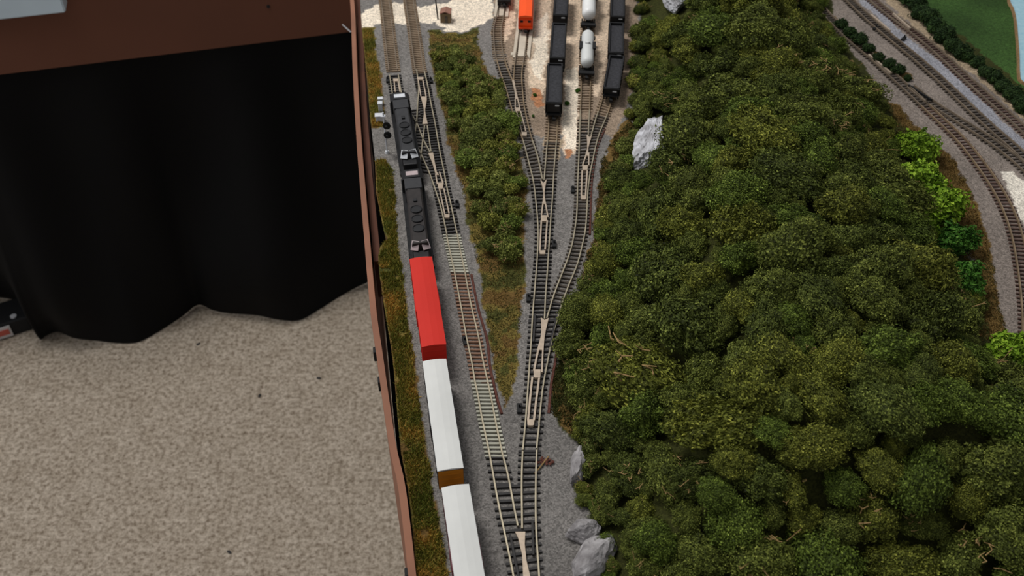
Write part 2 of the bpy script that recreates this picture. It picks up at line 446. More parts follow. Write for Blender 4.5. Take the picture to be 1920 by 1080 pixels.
def make_ground():
    dy = 0.0017
    ny = int((Y1 - Y0) / dy); nx = int((X1 + 0.24) / 0.0019)
    ys = np.linspace(Y0, Y1, ny)
    ex = np.interp(ys, EY, EX)
    s = np.linspace(0, 1, nx)
    X = ex[:, None] + (X1 - ex)[:, None] * s[None, :]
    Y = np.repeat(ys[:, None], nx, 1)
    H = hill_h(X, Y)
    px, py = proj_ground(X, Y)
    col = np.zeros(X.shape + (3,)); 
    def setc(mask, c):
        col[mask] = [lin(v) for v in c]
    setc(np.ones(X.shape, bool), BALLAST)
    nx1, ny1 = vnoise(X, Y, 160, 21), vnoise(X, Y, 160, 22)
    nx2, ny2 = vnoise(X, Y, 45, 23), vnoise(X, Y, 45, 24)
    for c, poly, amp in ZONES:
        qx = px + nx1 * amp * 2 + nx2 * amp * 1.6; qy = py + ny1 * amp * 2 + ny2 * amp * 1.6
        setc(inpoly(qx, qy, poly), c)
    # patchy wear inside the grass and ballast
    g = vnoise(X, Y, 60, 31) + 0.6 * vnoise(X, Y, 170, 32)
    isg = np.abs(col - np.array([lin(v) for v in GRASS])).sum(-1) < 1e-6
    col[isg & (g > 0.12)] = [lin(v) for v in (98, 76, 40)]
    col[isg & (g < -0.22)] = [lin(v) for v in (74, 74, 34)]
    fld = np.abs(col - np.array([lin(v) for v in FIELD])).sum(-1) < 1e-6
    gf = np.clip(vnoise(X, Y, 14, 33) * 1.6 + 0.5, 0, 1)[..., None]
    col = np.where(fld[..., None], col * (0.75 + 0.7 * gf), col)
    col *= (0.9 + 0.28 * (vnoise(X, Y, 35, 34) + 0.5))[..., None]
    Zz = RAIL + GROUND + H + 0.00045 * vnoise(X, Y, 420, 35) + 0.0006 * vnoise(X, Y, 90, 36) - 0.0003
    n = nx * ny
    co = np.stack([X, Y, Zz], -1).reshape(-1, 3)
    idx = np.arange(n).reshape(ny, nx)
    q = np.stack([idx[:-1, :-1], idx[:-1, 1:], idx[1:, 1:], idx[1:, :-1]], -1).reshape(-1, 4)
    # plaster skirt along the open edge
    lo = co[idx[:, 0]].copy(); lo[:, 2] -= 0.022; lo[:, 0] += 0.002
    base = n
    co = np.concatenate([co, lo]); li = np.arange(ny) + base
    q2 = np.stack([idx[:-1, 0], idx[1:, 0], li[1:], li[:-1]], -1)
    q = np.concatenate([q, q2])
    me = bpy.data.meshes.new('layout_ground')
    me.vertices.add(len(co)); me.vertices.foreach_set('co', co.ravel())
    me.loops.add(len(q) * 4); me.loops.foreach_set('vertex_index', q.ravel())
    me.polygons.add(len(q)); me.polygons.foreach_set('loop_start', np.arange(len(q)) * 4)
    me.update()
    at = me.color_attributes.new('tint', 'FLOAT_COLOR', 'POINT')
    cc = np.ones((len(co), 4)); cc[:n, :3] = col.reshape(-1, 3); cc[n:, :3] = [lin(v) for v in (150, 104, 92)]
    at.data.foreach_set('color', cc.ravel())
    m = bpy.data.materials.new('scenic_ground'); m.use_nodes = True
    nt = m.node_tree; b = nt.nodes['Principled BSDF']; b.inputs['Roughness'].default_value = 0.9; b.inputs['Specular IOR Level'].default_value = 0.15
    a = nd(nt, 'ShaderNodeAttribute', attribute_name='tint')
    tc = nd(nt, 'ShaderNodeTexCoord')
    v = nd(nt, 'ShaderNodeTexVoronoi'); v.inputs['Scale'].default_value = 1100
    nt.links.new(tc.outputs['Object'], v.inputs['Vector'])
    sp = nd(nt, 'ShaderNodeSeparateColor'); nt.links.new(v.outputs['Color'], sp.inputs[0])
    mr = nd(nt, 'ShaderNodeMapRange'); mr.inputs['To Min'].default_value = 0.62; mr.inputs['To Max'].default_value = 1.38
    nt.links.new(sp.outputs[0], mr.inputs['Value'])
    nz = nd(nt, 'ShaderNodeTexNoise'); nz.inputs['Scale'].default_value = 260; nz.inputs['Detail'].default_value = 4
    nt.links.new(tc.outputs['Object'], nz.inputs['Vector'])
    mr2 = nd(nt, 'ShaderNodeMapRange'); mr2.inputs['From Min'].default_value = 0.3; mr2.inputs['From Max'].default_value = 0.7; mr2.inputs['To Min'].default_value = 0.82; mr2.inputs['To Max'].default_value = 1.18
    nt.links.new(nz.outputs['Fac'], mr2.inputs['Value'])
    mu = nd(nt, 'ShaderNodeMath', operation='MULTIPLY'); nt.links.new(mr.outputs[0], mu.inputs[0]); nt.links.new(mr2.outputs[0], mu.inputs[1])
    vm = nd(nt, 'ShaderNodeVectorMath', operation='SCALE'); nt.links.new(a.outputs['Color'], vm.inputs[0]); nt.links.new(mu.outputs[0], vm.inputs['Scale'])
    nt.links.new(vm.outputs[0], b.inputs['Base Color'])
    bp = nd(nt, 'ShaderNodeBump'); bp.inputs['Distance'].default_value = 0.0006; bp.inputs['Strength'].default_value = 0.8
    nt.links.new(sp.outputs[1], bp.inputs['Height']); nt.links.new(bp.outputs['Normal'], b.inputs['Normal'])
    o = link_mesh('layout_ground', me, m)
    tag(o, kind='structure')
make_ground()

# room floor: beige carpet
def make_floor():
    bm = bmesh.new()
    bmesh.ops.create_grid(bm, x_segments=2, y_segments=2, size=2.6)
    me = bpy.data.meshes.new('floor'); bm.to_mesh(me); bm.free()
    m = bpy.data.materials.new('beige_carpet'); m.use_nodes = True
    nt = m.node_tree; b = nt.nodes['Principled BSDF']; b.inputs['Roughness'].default_value = 0.95; b.inputs['Specular IOR Level'].default_value = 0.1
    tc = nd(nt, 'ShaderNodeTexCoord')
    def nz(s, d=4, ds=0.0):
        n = nd(nt, 'ShaderNodeTexNoise'); n.inputs['Scale'].default_value = s; n.inputs['Detail'].default_value = d; n.inputs['Distortion'].default_value = ds
        nt.links.new(tc.outputs['Object'], n.inputs['Vector']); return n
    n1, n2, n3 = nz(125, 9), nz(24, 6), nz(5.5, 3)
    n1.inputs['Roughness'].default_value = 0.75; n2.inputs['Roughness'].default_value = 0.65
    r = nd(nt, 'ShaderNodeValToRGB'); r.color_ramp.elements[0].position = 0.36; r.color_ramp.elements[0].color = RGB((132, 115, 96))
    r.color_ramp.elements[1].position = 0.58; r.color_ramp.elements[1].color = RGB((222, 207, 188))
    nt.links.new(n1.outputs['Fac'], r.inputs['Fac'])
    r2 = nd(nt, 'ShaderNodeValToRGB'); r2.color_ramp.elements[0].position = 0.3; r2.color_ramp.elements[0].color = (0.70, 0.67, 0.63, 1)
    r2.color_ramp.elements[1].position = 0.62; r2.color_ramp.elements[1].color = (1, 1, 1, 1)
    nt.links.new(n2.outputs['Fac'], r2.inputs['Fac'])
    mx = nd(nt, 'ShaderNodeMix', data_type='RGBA', blend_type='MULTIPLY'); mx.inputs[0].default_value = 0.75
    nt.links.new(r.outputs[0], mx.inputs[6]); nt.links.new(r2.outputs[0], mx.inputs[7])
    nt.links.new(mx.outputs[2], b.inputs['Base Color'])
    ad = nd(nt, 'ShaderNodeMath', operation='ADD'); nt.links.new(n1.outputs['Fac'], ad.inputs[0])
    ml = nd(nt, 'ShaderNodeMath', operation='MULTIPLY'); ml.inputs[1].default_value = 1.6; nt.links.new(n2.outputs['Fac'], ml.inputs[0]); nt.links.new(ml.outputs[0], ad.inputs[1])
    bp = nd(nt, 'ShaderNodeBump'); bp.inputs['Distance'].default_value = 0.005; bp.inputs['Strength'].default_value = 1.0
    nt.links.new(ad.outputs[0], bp.inputs['Height']); nt.links.new(bp.outputs['Normal'], b.inputs['Normal'])
    tag(link_mesh('floor', me, m), kind='structure')
make_floor()

# ------------------------------------------------------------------ fascia boards, bench, skirt, box
FAS = [(652, -70), (660, 0), (663, 60), (665, 120), (668, 180), (671, 230), (675, 290), (680, 350), (684, 400), (690, 470), (695, 530), (702, 600), (711, 660), (722, 740), (737, 840), (752, 905), (763, 990), (773, 1080), (788, 1190)]
fas_pts = resample(smooth_poly([P(x, y, 0.003) for x, y in FAS]), 0.01)
fb = ribbon('fascia_board', fas_pts, 0.0046, -0.25, 0.003, M['fascia'])
tag(fb, 'thin curved brown fascia board standing along the open edge of the layout', 'fascia board')
# bench rail behind the fascia (seen in the gap, far half)
bench = []
up = [P(x, y, -0.016) for x, y in [(666, -60), (673, 0), (676, 60), (680, 150), (684, 220), (690, 300), (694, 350), (698, 390), (703, 440), (709, 500)]]
bo = ribbon('bench_rail', resample(up, 0.02), 0.0058, -0.05, -0.010, mat('dark_bench_wood', (84, 50, 36), 0.85, 0.15, 30))
tag(bo, 'brown wooden bench rail in the gap between fascia board and grass verge', 'bench rail')
mb = MB(); fl = [p for p in fas_pts[::6]]
mb.prism([(p.x + 0.004, p.y) for p in fl] + [(p.x + 0.35, p.y) for p in fl[::-1]], RAIL - 0.200, RAIL - 0.190)  # added black sheet in place of the shade deep in the gap
tag(mb.build('gap_shade_sheet', M['blackmatt']), 'added black sheet standing for the shade deep in the gap behind the fascia board', 'shade sheet')

FA, FB_ = P(0, 140, -0.257), P(655, 60, -0.257)
fdir = (FB_ - FA); fdir.z = 0; fdir.normalize()
fn = Vector((fdir.y, -fdir.x, 0))            # towards the camera
def fplane(x, y):
    """pixel -> point on the plane of the far fascia"""
    a = P(x, y, 0.0); c = cam.location
    d = (a - c); t = (FA - c).dot(fn) / d.dot(fn)
    return c + d * t
def far_fascia():
    mb = MB(); a = FA - fdir * 0.7; b = FB_ + fdir * 0.10
    th = -fn * 0.006
    z0, z1 = RAIL - 0.257, RAIL + 0.004
    vs = [mb.bm.verts.new((p.x, p.y, z)) for z in (z0, z1) for p in (a, b, b + th, a + th)]
    for f in ((0, 1, 2, 3), (7, 6, 5, 4), (0, 4, 5, 1), (1, 5, 6, 2), (2, 6, 7, 3), (3, 7, 4, 0)):
        mb.bm.faces.new([vs[i] for i in f])
    o = empty('fascia_board', (FA.x, FA.y, z0))
    pn = mb.build('panel', M['fascia_back']); pn.parent = o; pn.location = (-FA.x, -FA.y, -z0)
    s = MB(); h = fplane(503, 12)
    s.tube(h + fn * 0.0012, h - fn * 0.001, 0.0028, n=12)
    sc = s.build('screw', M['blackmatt']); sc.parent = o; sc.location = (-FA.x, -FA.y, -z0)
    sc['label'] = 'black screw head'
    tag(o, 'wide flat brown fascia panel above the black cloth skirt', 'fascia board')
    # corner strip
far_fascia()
w_ = MB(); h = fplane(650, 50)
w_.tube(fplane(642, 46), fplane(656, 54) + fn * 0.012, 0.0011)
tag(w_.build('wire', M['label']), 'short white wire end at the corner of the two fascia boards', 'wire')

def curtain():
    hem = [(-260, 560), (-60, 556), (20, 560), (58, 580), (70, 612), (77, 636), (88, 628), (110, 620), (140, 632), (170, 638), (205, 643), (240, 645), (265, 641), (300, 622), (340, 596), (372, 573), (400, 583), (430, 588), (480, 591), (520, 600), (560, 602),
           (590, 587), (630, 562), (665, 542), (690, 530), (720, 512), (760, 500)]
    hp = resample(smooth_poly([PF(x, y) for x, y in hem], 8), 0.004)
    n = len(hp); rows = 46
    # where each hem point hangs from: proportional place along the fascia
    t0, t1 = (hp[0] - FA).dot(fdir), (hp[-1] - FA).dot(fdir)
    bm = bmesh.new(); grid = []
    for j in range(rows + 1):
        t = j / rows; row = []
        for i, b in enumerate(hp):
            s = t0 + (t1 - t0) * i / (n - 1)
            fold = 0.007 * math.sin(i * 0.105) + 0.005 * math.sin(i * 0.043 + 1.3)
            top = FA + fdir * s - fn * (0.022 - fold * 0.7); top.z = RAIL - 0.245
            w = t ** 1.6
            xy = top.lerp(b, w)
            bulge = fn * (fold * 1.6 * math.sin(math.pi * t) + 0.018 * math.sin(math.pi * t ** 3) * (1 + math.sin(i * 0.06)))
            z = (RAIL - 0.245) * (1 - t) + 0.003 * t
            if t > 0.93: z = max(0.002, z - 0.01)
            row.append(bm.verts.new((xy.x + bulge.x, xy.y + bulge.y, z)))
        grid.append(row)
    for a, b in zip(grid, grid[1:]):
        for i in range(n - 1): bm.faces.new((a[i], a[i + 1], b[i + 1], b[i]))
    me = bpy.data.meshes.new('curtain'); bm.to_mesh(me); bm.free()
    me.polygons.foreach_set('use_smooth', [True] * len(me.polygons))
    o = link_mesh('curtain', me, M['cloth'])
    sm = o.modifiers.new('thick', 'SOLIDIFY'); sm.thickness = 0.0012; sm.offset = 0
    tag(o, 'black cloth skirt hanging in folds from the brown panel down to the carpet', 'curtain')
curtain()

def grey_box():
    BR = fplane(127, 4); dep = 0.036; wid = 0.17; hgt = 0.11
    o = empty('control_box', (BR.x, BR.y, BR.z))
    def corner(s, d, z): return fdir * -s + fn * d + Vector((0, 0, z))
    mb = MB()
    def hexa(mb, s0, s1, d0, d1, z0, z1):
        vs = [mb.bm.verts.new(corner(s, d, z)) for z in (z0, z1) for s, d in ((s0, d0), (s1, d0), (s1, d1), (s0, d1))]
        for f in ((0, 1, 2, 3), (7, 6, 5, 4), (0, 4, 5, 1), (1, 5, 6, 2), (2, 6, 7, 3), (3, 7, 4, 0)):
            mb.bm.faces.new([vs[i] for i in f])
    hexa(mb, 0, wid, 0.001, dep, 0, hgt)
    bmesh.ops.bevel(mb.bm, geom=list(mb.bm.edges), offset=0.002, segments=2, affect='EDGES')
    mb.build('casing', M['bluegrey'], o)
    m2 = MB(); hexa(m2, wid * 0.72, wid * 0.80, 0.004, dep - 0.004, -0.004, 0)
    m2.build('foot', M['blackmatt'], o)
    tag(o, 'blue grey control box fixed to the front of the brown panel', 'control box')
grey_box()

def floor_case():
    c = PF(0, 622); o = empty('storage_case', (c.x, c.y, 0), math.radians(28))
    MB().box((-0.02, 0.01, 0.018), (0.16, 0.07, 0.036), bev=0.003).build('lid', M['blackmatt'], o)
    MB().box((-0.02, -0.027, 0.017), (0.088, 0.003, 0.026)).build('label_card', M['paper'], o)
    MB().box((-0.02, -0.0295, 0.018), (0.080, 0.002, 0.012), rx=0.0).build('stripe', M['redlabel'], o)
    MB().tube((0.036, -0.012, 0.036), (0.036, -0.012, 0.0385), 0.006, n=16).build('button', M['label'], o)
    tag(o, 'black case with a red and white card lying on the carpet by the skirt hem', 'case')
floor_case()

crumb = MB().sphere((0, 0, 0.002), 0.0034, (1.5, 0.8, 0.5), 1).build('moss_crumb', M['tie_black'])
CR = [((598, 710), 'beside the fascia board, above the others'), ((487, 743), 'in the middle of the bare carpet'), ((430, 1036), 'near the bottom of the picture'), ((372, 646), 'just in front of the skirt hem')]
for i, ((x, y), t) in enumerate(CR):
    o = crumb if i == 0 else crumb.copy()
    if i: COL.objects.link(o)
    p = PF(x, y); o.location = (p.x, p.y, 0); o.rotation_euler = (0, 0, i * 1.3)
    tag(o, 'tiny dark crumb on the carpet ' + t, 'crumb', 'dark crumbs on the carpet')

def clip_(x, y, lab):
    p = P(x, y, -0.008); o = empty('clamp', (p.x, p.y, p.z), math.radians(8))
    MB().box((0.001, 0, 0), (0.003, 0.011, 0.016), bev=0.0006).build('jaw', M['blackmatt'], o)
    MB().box((-0.0018, 0, -0.002), (0.0028, 0.006, 0.010), bev=0.0006).build('lever', M['blackmatt'], o)
    tag(o, lab, 'clamp', 'black clamps on the fascia edge')
clip_(708, 660, 'small black clamp on the fascia edge beside the red boxcar end')
clip_(717, 716, 'small black clamp on the fascia edge beside the first white roofed boxcar')
clip_(769, 1076, 'small black clamp on the fascia edge beside the second white roofed boxcar')

# ------------------------------------------------------------------ track
SLEEP_CACHE = {}
def sleeper_mesh(mname, L, w):
    key = (mname, round(L * 2000), round(w * 10000))
    if key not in SLEEP_CACHE:
        mb = MB(); mb.box((0, 0, 0), (L, w, 0.0024), taper=(0.985, 0.86))
        me = bpy.data.meshes.new('sleeper'); bmesh.ops.recalc_face_normals(mb.bm, faces=mb.bm.faces)
        mb.bm.to_mesh(me); mb.bm.free(); me.materials.append(M[mname])
        SLEEP_CACHE[key] = me
    return SLEEP_CACHE[key]
ZT = -0.0014 - 0.0012   # sleeper centre height

def lay_sleepers(parent, Lw, Rw, mname, pitch=0.0052, w=0.0019, over=0.003, jitter=0.0):
    """world polylines of the two outer rails"""
    Lr = resample(Lw, pitch); Rr = resample(Rw, (sum((b - a).length for a, b in zip(Rw, Rw[1:]))) / (len(Lr) - 1))
    n = min(len(Lr), len(Rr))
    for i in range(n):
        a, b = Lr[i], Rr[i]
        d = b - a; L = d.length + 2 * over
        me = sleeper_mesh(mname, L, w)
        o = bpy.data.objects.new('sleeper', me); COL.objects.link(o)
        c = (a + b) / 2
        o.location = (c.x - parent.location.x, c.y - parent.location.y, RAIL + ZT - parent.location.z - random.random() * jitter)
        o.rotation_euler = (0, 0, math.atan2(d.y, d.x) + random.uniform(-0.015, 0.015))
        o.parent = parent

def rail(parent, pts, m='rail', name='rail', w=0.0010):
    o = ribbon(name, [p for p in pts], w * 1.25, -0.0019, 0.0, M[m], None, wtop=w)
    o.parent = parent; o.location = -parent.location
    return o

def track_thing(pt, name, label, cat, group):
    o = empty(name, (pt.x, pt.y, RAIL + GROUND)); tag(o, label, cat, group); return o

G1_ = 'lengths of plain track'; G2_ = 'track turnouts'
GA = 0.009
def plain(L, R, label, sl, rm='rail', pitch=0.0050, w=0.0019, jitter=0.0, over=0.003):
    o = track_thing((L[0] + R[0]) / 2, 'railway_track', label, 'track', G1_)
    rail(o, L, rm); rail(o, R, rm)
    if sl: lay_sleepers(o, L, R, sl, pitch, w, over, jitter)
    return o

def plate(parent, px, name='frog', m='frog', z=0.0001):
    """flat metal casting outlined in pixels at rail-top level"""
    mb = MB(); pts = [P(x, y, 0) for x, y in px]
    mb.prism([(p.x, p.y) for p in pts], RAIL - 0.0019, RAIL + z)
    o = mb.build(name, M[m]); o.parent = parent; o.location = -parent.location
    return o
def strip(parent, px, name, w=0.0011, m='frog'):
    o = ribbon(name, resample([P(x, y, 0) for x, y in px], 0.01), w, -0.0018, 0.0002, M[m]); o.parent = parent; o.location = -parent.location
    return o
def pad(parent, x, y, wx=5, wy=4, name='tie_bar'):
    return plate(parent, [(x - wx, y - wy), (x + wx, y - wy), (x + wx * 0.95, y + wy), (x + wx * .6, y + wy * 1.25), (x - wx * .6, y + wy * 1.25), (x - wx * 0.95, y + wy)], name, z=0.0004)

# --- left main tracks
B_R = [(769, -60), (775, 0), (783, 50), (793, 120), (795, 130), (802, 160), (808, 193), (816, 232), (824, 280), (833, 323), (837.5, 350), (845, 380), (853, 420), (857.5, 440), (862, 463), (871, 505), (877.5, 542), (885, 580),
       (892, 608), (899, 638), (901, 653), (908, 687), (915, 717), (922, 750), (928, 783), (935, 818), (943, 855), (952, 886), (963, 947), (971, 985)]
B_L = [(804, 320), (818, 360), (828, 393), (835, 423), (838, 445), (852, 508), (858, 540), (867, 588), (874, 630), (880, 657), (886, 685), (890, 712), (897, 743), (902, 777), (911, 816), (920, 861), (925, 891), (935, 947), (946, 997), (954, 1036), (963, 1080), (976, 1150)]
train_roof = [(747, 172, .025), (769, 305, .025), (790, 482, .025), (813, 650, .0245), (845, 880, .0245), (853.5, 911, .0245), (880.5, 1080, .0245), (893, 1160, .0245)]
A_C = [P(712, -60), P(722, 0), P(729, 60), P(737, 130)] + [P(x, y, h) for x, y, h in train_roof]
for p in A_C: p.z = RAIL
A_Cw = relax(resample(smooth_poly(A_C), 0.01), 8)
def ysplit(pts, ya, yb):
    """portion of world polyline (far -> near) whose world Y is between"""
    return [p for p in pts if min(ya, yb) <= p.y <= max(ya, yb)]
yw = lambda x, y: P(x, y).y
A_L, A_R = offset(A_Cw, GA / 2), offset(A_Cw, -GA / 2)
if P(*(0, 0)).x and A_L[5].x > A_R[5].x: A_L, A_R = A_R, A_L
yt = yw(740, 132); yb = yw(780, 440)
plain(ysplit(A_L, yt, 9), ysplit(A_R, yt, 9), 'tan grimy track running from the white gravel crossing to the front of the first locomotive', 'tie_grime', 'rail_dull', 0.0040, 0.0024)
plain(ysplit(A_L, yb, 0), ysplit(A_R, yb, 0), 'track hidden beneath the red and white boxcars along the grass verge', 'tie_black', 'rail')
BRw = W(cut(B_R, -60, 985))
T2top = cut(B_R, -60, 132)
R_ = W(T2top); L_ = offset(R_, GA)
if L_[3].x > R_[3].x: L_ = offset(R_, -GA)
plain(L_, R_, 'tan grimy track beside the olive grass patch, leading to the double crossover', 'tie_grime', 'rail_dull', 0.0040, 0.0024)

# double crossover
cx = track_thing(P(790, 260), 'double_crossover', 'double crossover of shiny rails joining the two tracks beside the locomotives', 'track turnout', G2_)
SR = W(cut(B_R, 132, 437)); SLv = offset(SR, GA)
if SLv[3].x > SR[3].x: SLv = offset(SR, -GA)
rail(cx, SR, name='stock_rail')
lay_sleepers(cx, ysplit(A_L, yt, yb), ysplit(A_R, yt, yb), 'tie_black')
lay_sleepers(cx, SLv, SR, 'tie_black', 0.0045, over=0.0034)
for a in (ysplit(A_L, yt, yb), ysplit(A_R, yt, yb)): rail(cx, a, name='stock_rail')
ya, yc = yw(790, 200), yw(790, 325)
mid_l = ysplit(A_R, ya, yc); mid_r = ysplit(SLv, ya, yc)
lay_sleepers(cx, mid_l, mid_r, 'tie_black', over=-0.0032)
for pl in ([(781, 130), (785, 160), (783, 193), (781, 230), (777, 253), (770, 290), (762, 330)], [(765, 203), (782, 230), (790, 253), (798, 270), (806, 284)], [(752, 180), (765, 203)],
           [(761, 235), (772, 255), (787, 283), (798, 307), (804, 320), (818, 360), (828, 393), (838, 440)], [(796, 235), (790, 283), (786, 320)], [(801, 235), (808, 283)]):
    rail(cx, W(pl), name='crossing_rail')
strip(cx, [(784, 150), (789, 180)], 'blade'); strip(cx, [(793, 150), (799, 182)], 'blade'); pad(cx, 788, 147, 6, 2)
plate(cx, [(789, 181), (800, 181), (800, 188), (797, 206), (798, 214), (802, 232), (792, 233), (795, 212), (794, 200)])
strip(cx, [(739, 151), (741, 172)], 'blade'); strip(cx, [(746, 150), (750, 172)], 'blade'); pad(cx, 742, 150, 5, 2)
plate(cx, [(803, 287), (812, 286), (815, 303), (819, 322), (823, 328), (817, 328), (811, 306)])
strip(cx, [(817, 327), (820, 345)], 'blade'); strip(cx, [(824, 322), (831, 345)], 'blade'); pad(cx, 826, 348, 5, 5)
strip(cx, [(824, 354), (834, 402)], 'blade'); strip(cx, [(832, 353), (842, 400)], 'blade'); pad(cx, 838, 405, 5, 3)

def b_piece(y0, y1, label, sl, rm, pitch, w, **k):
    return plain(W(cut(B_L, y0, y1)), W(cut(B_R, y0, y1)), label, sl, rm, pitch, w, **k)
b_piece(438, 506, 'short pale sleepered track directly below the double crossover', 'tie_pale', 'rail', 0.0036, 0.0020)
b_piece(506, 712, 'rust stained track beside the red boxcar, with sleepers buried in rusty ballast', 'tie_rust', 'rail', 0.0040, 0.0019, jitter=0.0004)
b_piece(712, 852, 'pale concrete sleepered track beside the first white roofed boxcar', 'tie_pale', 'rail', 0.0035, 0.0019)

# --- yard throat
C_L = [(982.5, 820), (987, 770), (991, 707), (994, 665), (996, 640), (998, 597), (1002, 547), (1005, 513), (1007.5, 480), (1009, 437), (1007.5, 403), (1004, 370), (1000, 337), (993, 310), (987, 285), (980, 260), (969, 232), (958, 198), (948, 162), (941, 144), (933, 118), (928, 98), (925.5, 60), (927, 45), (931, 30), (936, 0), (940, -40)]
C_Lbot = [(982.5, 820), (980, 845), (978, 891), (978.5, 947), (979, 990)]
C_R = [(1044, 258), (1042, 277), (1040, 302), (1037.5, 335), (1036, 370), (1033, 403), (1031, 437), (1027.5, 487), (1026, 513), (1023, 547), (1021.7, 580), (1021, 594)]
C_Rlow = [(1012, 788), (1008, 816), (1006, 849), (1004.5, 905), (1004.5, 974), (1007, 1024), (1011, 1080), (1017, 1150)]
D_R = [(1150, 165), (1146, 190), (1140, 210), (1132, 230), (1124, 248), (1117, 273), (1111, 302), (1107, 320), (1102.5, 353), (1101, 378), (1100, 403), (1097.5, 433), (1093, 453), (1088, 475), (1081, 500), (1072, 520), (1063, 542), (1053, 570), (1047, 593), (1038, 618), (1032.5, 647), (1027.5, 673), (1022.5, 698), (1018, 723), (1015, 748), (1011, 790)]
D_L = [(1090, 160), (1089, 193), (1087.5, 227), (1086, 277), (1085, 302), (1084, 320), (1083, 345), (1082.5, 378), (1081.5, 403), (1078, 428), (1074, 453), (1068, 475), (1060, 497), (1053, 513), (1047, 530), (1038, 552), (1032, 573), (1026, 593)]

lt = track_thing(P(975, 960), 'turnout', 'black sleepered turnout where the two long tracks join beside the second white roofed boxcar', 'track turnout', G2_)
rail(lt, W(cut(B_L, 852, 1150)), name='stock_rail'); rail(lt, W(cut(C_Rlow, 840, 1150)), name='stock_rail')
rail(lt, W(cut(B_R, 852, 985)), name='closure_rail'); rail(lt, W(cut(C_Lbot, 845, 990)), name='closure_rail')
lay_sleepers(lt, W(cut(B_L, 855, 905)), W(cut(B_R, 855, 905)), 'tie_black', over=0.0028)
lay_sleepers(lt, W(cut(C_Lbot, 848, 905)), W(cut(C_Rlow, 848, 905)), 'tie_black', over=0.0028)
lay_sleepers(lt, W(cut(B_L, 910, 1150)), W(cut(C_Rlow, 906, 1140)), 'tie_black', 0.0057, 0.0021)
plate(lt, [(966, 997), (985, 997), (984, 1020), (987, 1050), (994, 1080), (1003, 1120), (985, 1120), (981, 1080), (979, 1040), (972, 1010)])
strip(lt, [(956, 1000), (966, 1050), (976, 1100)], 'guard_rail', 0.0013, 'tie_black'); strip(lt, [(998, 975), (1000, 1040)], 'guard_rail', 0.0013, 'tie_black')

plain(W(cut(C_L, 795, 843)[:1] + [(985, 795), (983, 815), (980, 843)][1:]), W([(1011, 795), (1008, 816), (1006, 843)]), 'short black sleepered track between the long yard turnout and the joining turnout', 'tie_black')
bt = track_thing(P(1015, 680), 'turnout', 'long yard turnout with tan frog, where two yard tracks split in a narrow fork', 'track turnout', G2_)
rail(bt, W(cut(C_L, 562, 795)), name='stock_rail'); rail(bt, W(cut(D_R, 566, 795)), name='stock_rail')
rail(bt, W(cut(C_R, 562, 597)), name='closure_rail'); rail(bt, W(cut(D_L, 562, 596)), name='closure_rail')
lay_sleepers(bt, W(cut(C_L, 600, 792)), W(cut(D_R, 598, 792)), 'tie_black')
lay_sleepers(bt, W(cut(C_L, 566, 597)), W(cut(C_R, 566, 597)), 'tie_black', over=0.0028)
lay_sleepers(bt, W(cut(D_L, 566, 596)), W(cut(D_R, 568, 596)), 'tie_black', over=0.0028)
plate(bt, [(1014, 595), (1021, 600), (1029, 596), (1024, 616), (1021, 632), (1019, 656), (1007, 656), (1014, 630), (1015, 610)])
strip(bt, [(1009, 656), (1001, 695)], 'blade', 0.0014); strip(bt, [(1018, 650), (1016, 698)], 'blade'); pad(bt, 1007, 700, 6.5, 7)
strip(bt, [(998, 707), (994, 745), (990, 788)], 'blade', 0.0014); strip(bt, [(1011, 707), (1006, 745), (1001, 788)], 'blade', 0.0014); pad(bt, 995, 792, 6.5, 5)
strip(bt, [(1003.5, 588), (1000, 640)], 'guard_rail', 0.0013, 'tie_black'); strip(bt, [(1044, 592), (1030, 650)], 'guard_rail', 0.0013, 'tie_black')
plain(W(cut(C_L, 478, 562)), W(cut(C_R, 478, 562)), 'bright railed straight track above the long yard turnout', 'tie_black')
plain(W(cut(D_L, 385, 562)), W(cut(D_R, 385, 566)), 'curving bright railed track beside the foot of the wooded hill', 'tie_brown')

t5 = track_thing(P(1020, 400), 'turnout', 'turnout at the end of the bush band, forking to hopper track and engine pads', 'track turnout', G2_)
rail(t5, W(cut(C_L, 262, 478)), name='stock_rail'); rail(t5, W(cut(C_R, 262, 478)), name='stock_rail')
T5L = [(1020, 337), (1023, 302), (1025, 277), (1027.5, 255), (1029, 230), (1030, 190)]
T4R = [(1017, 335), (1012, 310), (1007, 288), (1000, 268), (992.5, 243), (987, 218), (982, 193), (980, 171), (978, 144), (979, 127), (983, 105), (986, 85), (988, 60), (991, 35), (994, 0), (996, -40)]
rail(t5, W(cut(T5L, 262, 337)), name='closure_rail'); rail(t5, W(cut(T4R, 262, 335)), name='closure_rail')
lay_sleepers(t5, W(cut(C_L, 338, 475)), W(cut(C_R, 338, 475)), 'tie_black')
lay_sleepers(t5, W(cut(C_L, 268, 334)), W(cut(T4R, 262, 334)), 'tie_brown', over=0.0028)
lay_sleepers(t5, W(cut(T5L, 266, 334)), W(cut(C_R, 266, 334)), 'tie_brown', over=0.0028)
plate(t5, [(1013, 336), (1019, 343), (1025, 336), (1022, 352), (1021, 362), (1023, 382), (1017, 382), (1019, 362), (1017, 350)])
strip(t5, [(1018, 380), (1015, 406)], 'blade'); strip(t5, [(1022, 378), (1027.5, 407)], 'blade'); pad(t5, 1020, 409, 5.5, 5)
strip(t5, [(1015, 413), (1012, 470)], 'blade', 0.0013); strip(t5, [(1026, 413), (1022, 468)], 'blade', 0.0013); pad(t5, 1017, 473, 5.5, 3)
plain(W(cut(T5L, 120, 262)), W(sorted(cut(C_R, 262, 262)[:1] + [(1044, 258), (1045, 230), (1046, 190), (1047, 130)], key=lambda p: p[1])), 'half buried track running under the black hopper cars', 'tie_grime', 'rail_rust', jitter=0.0004)

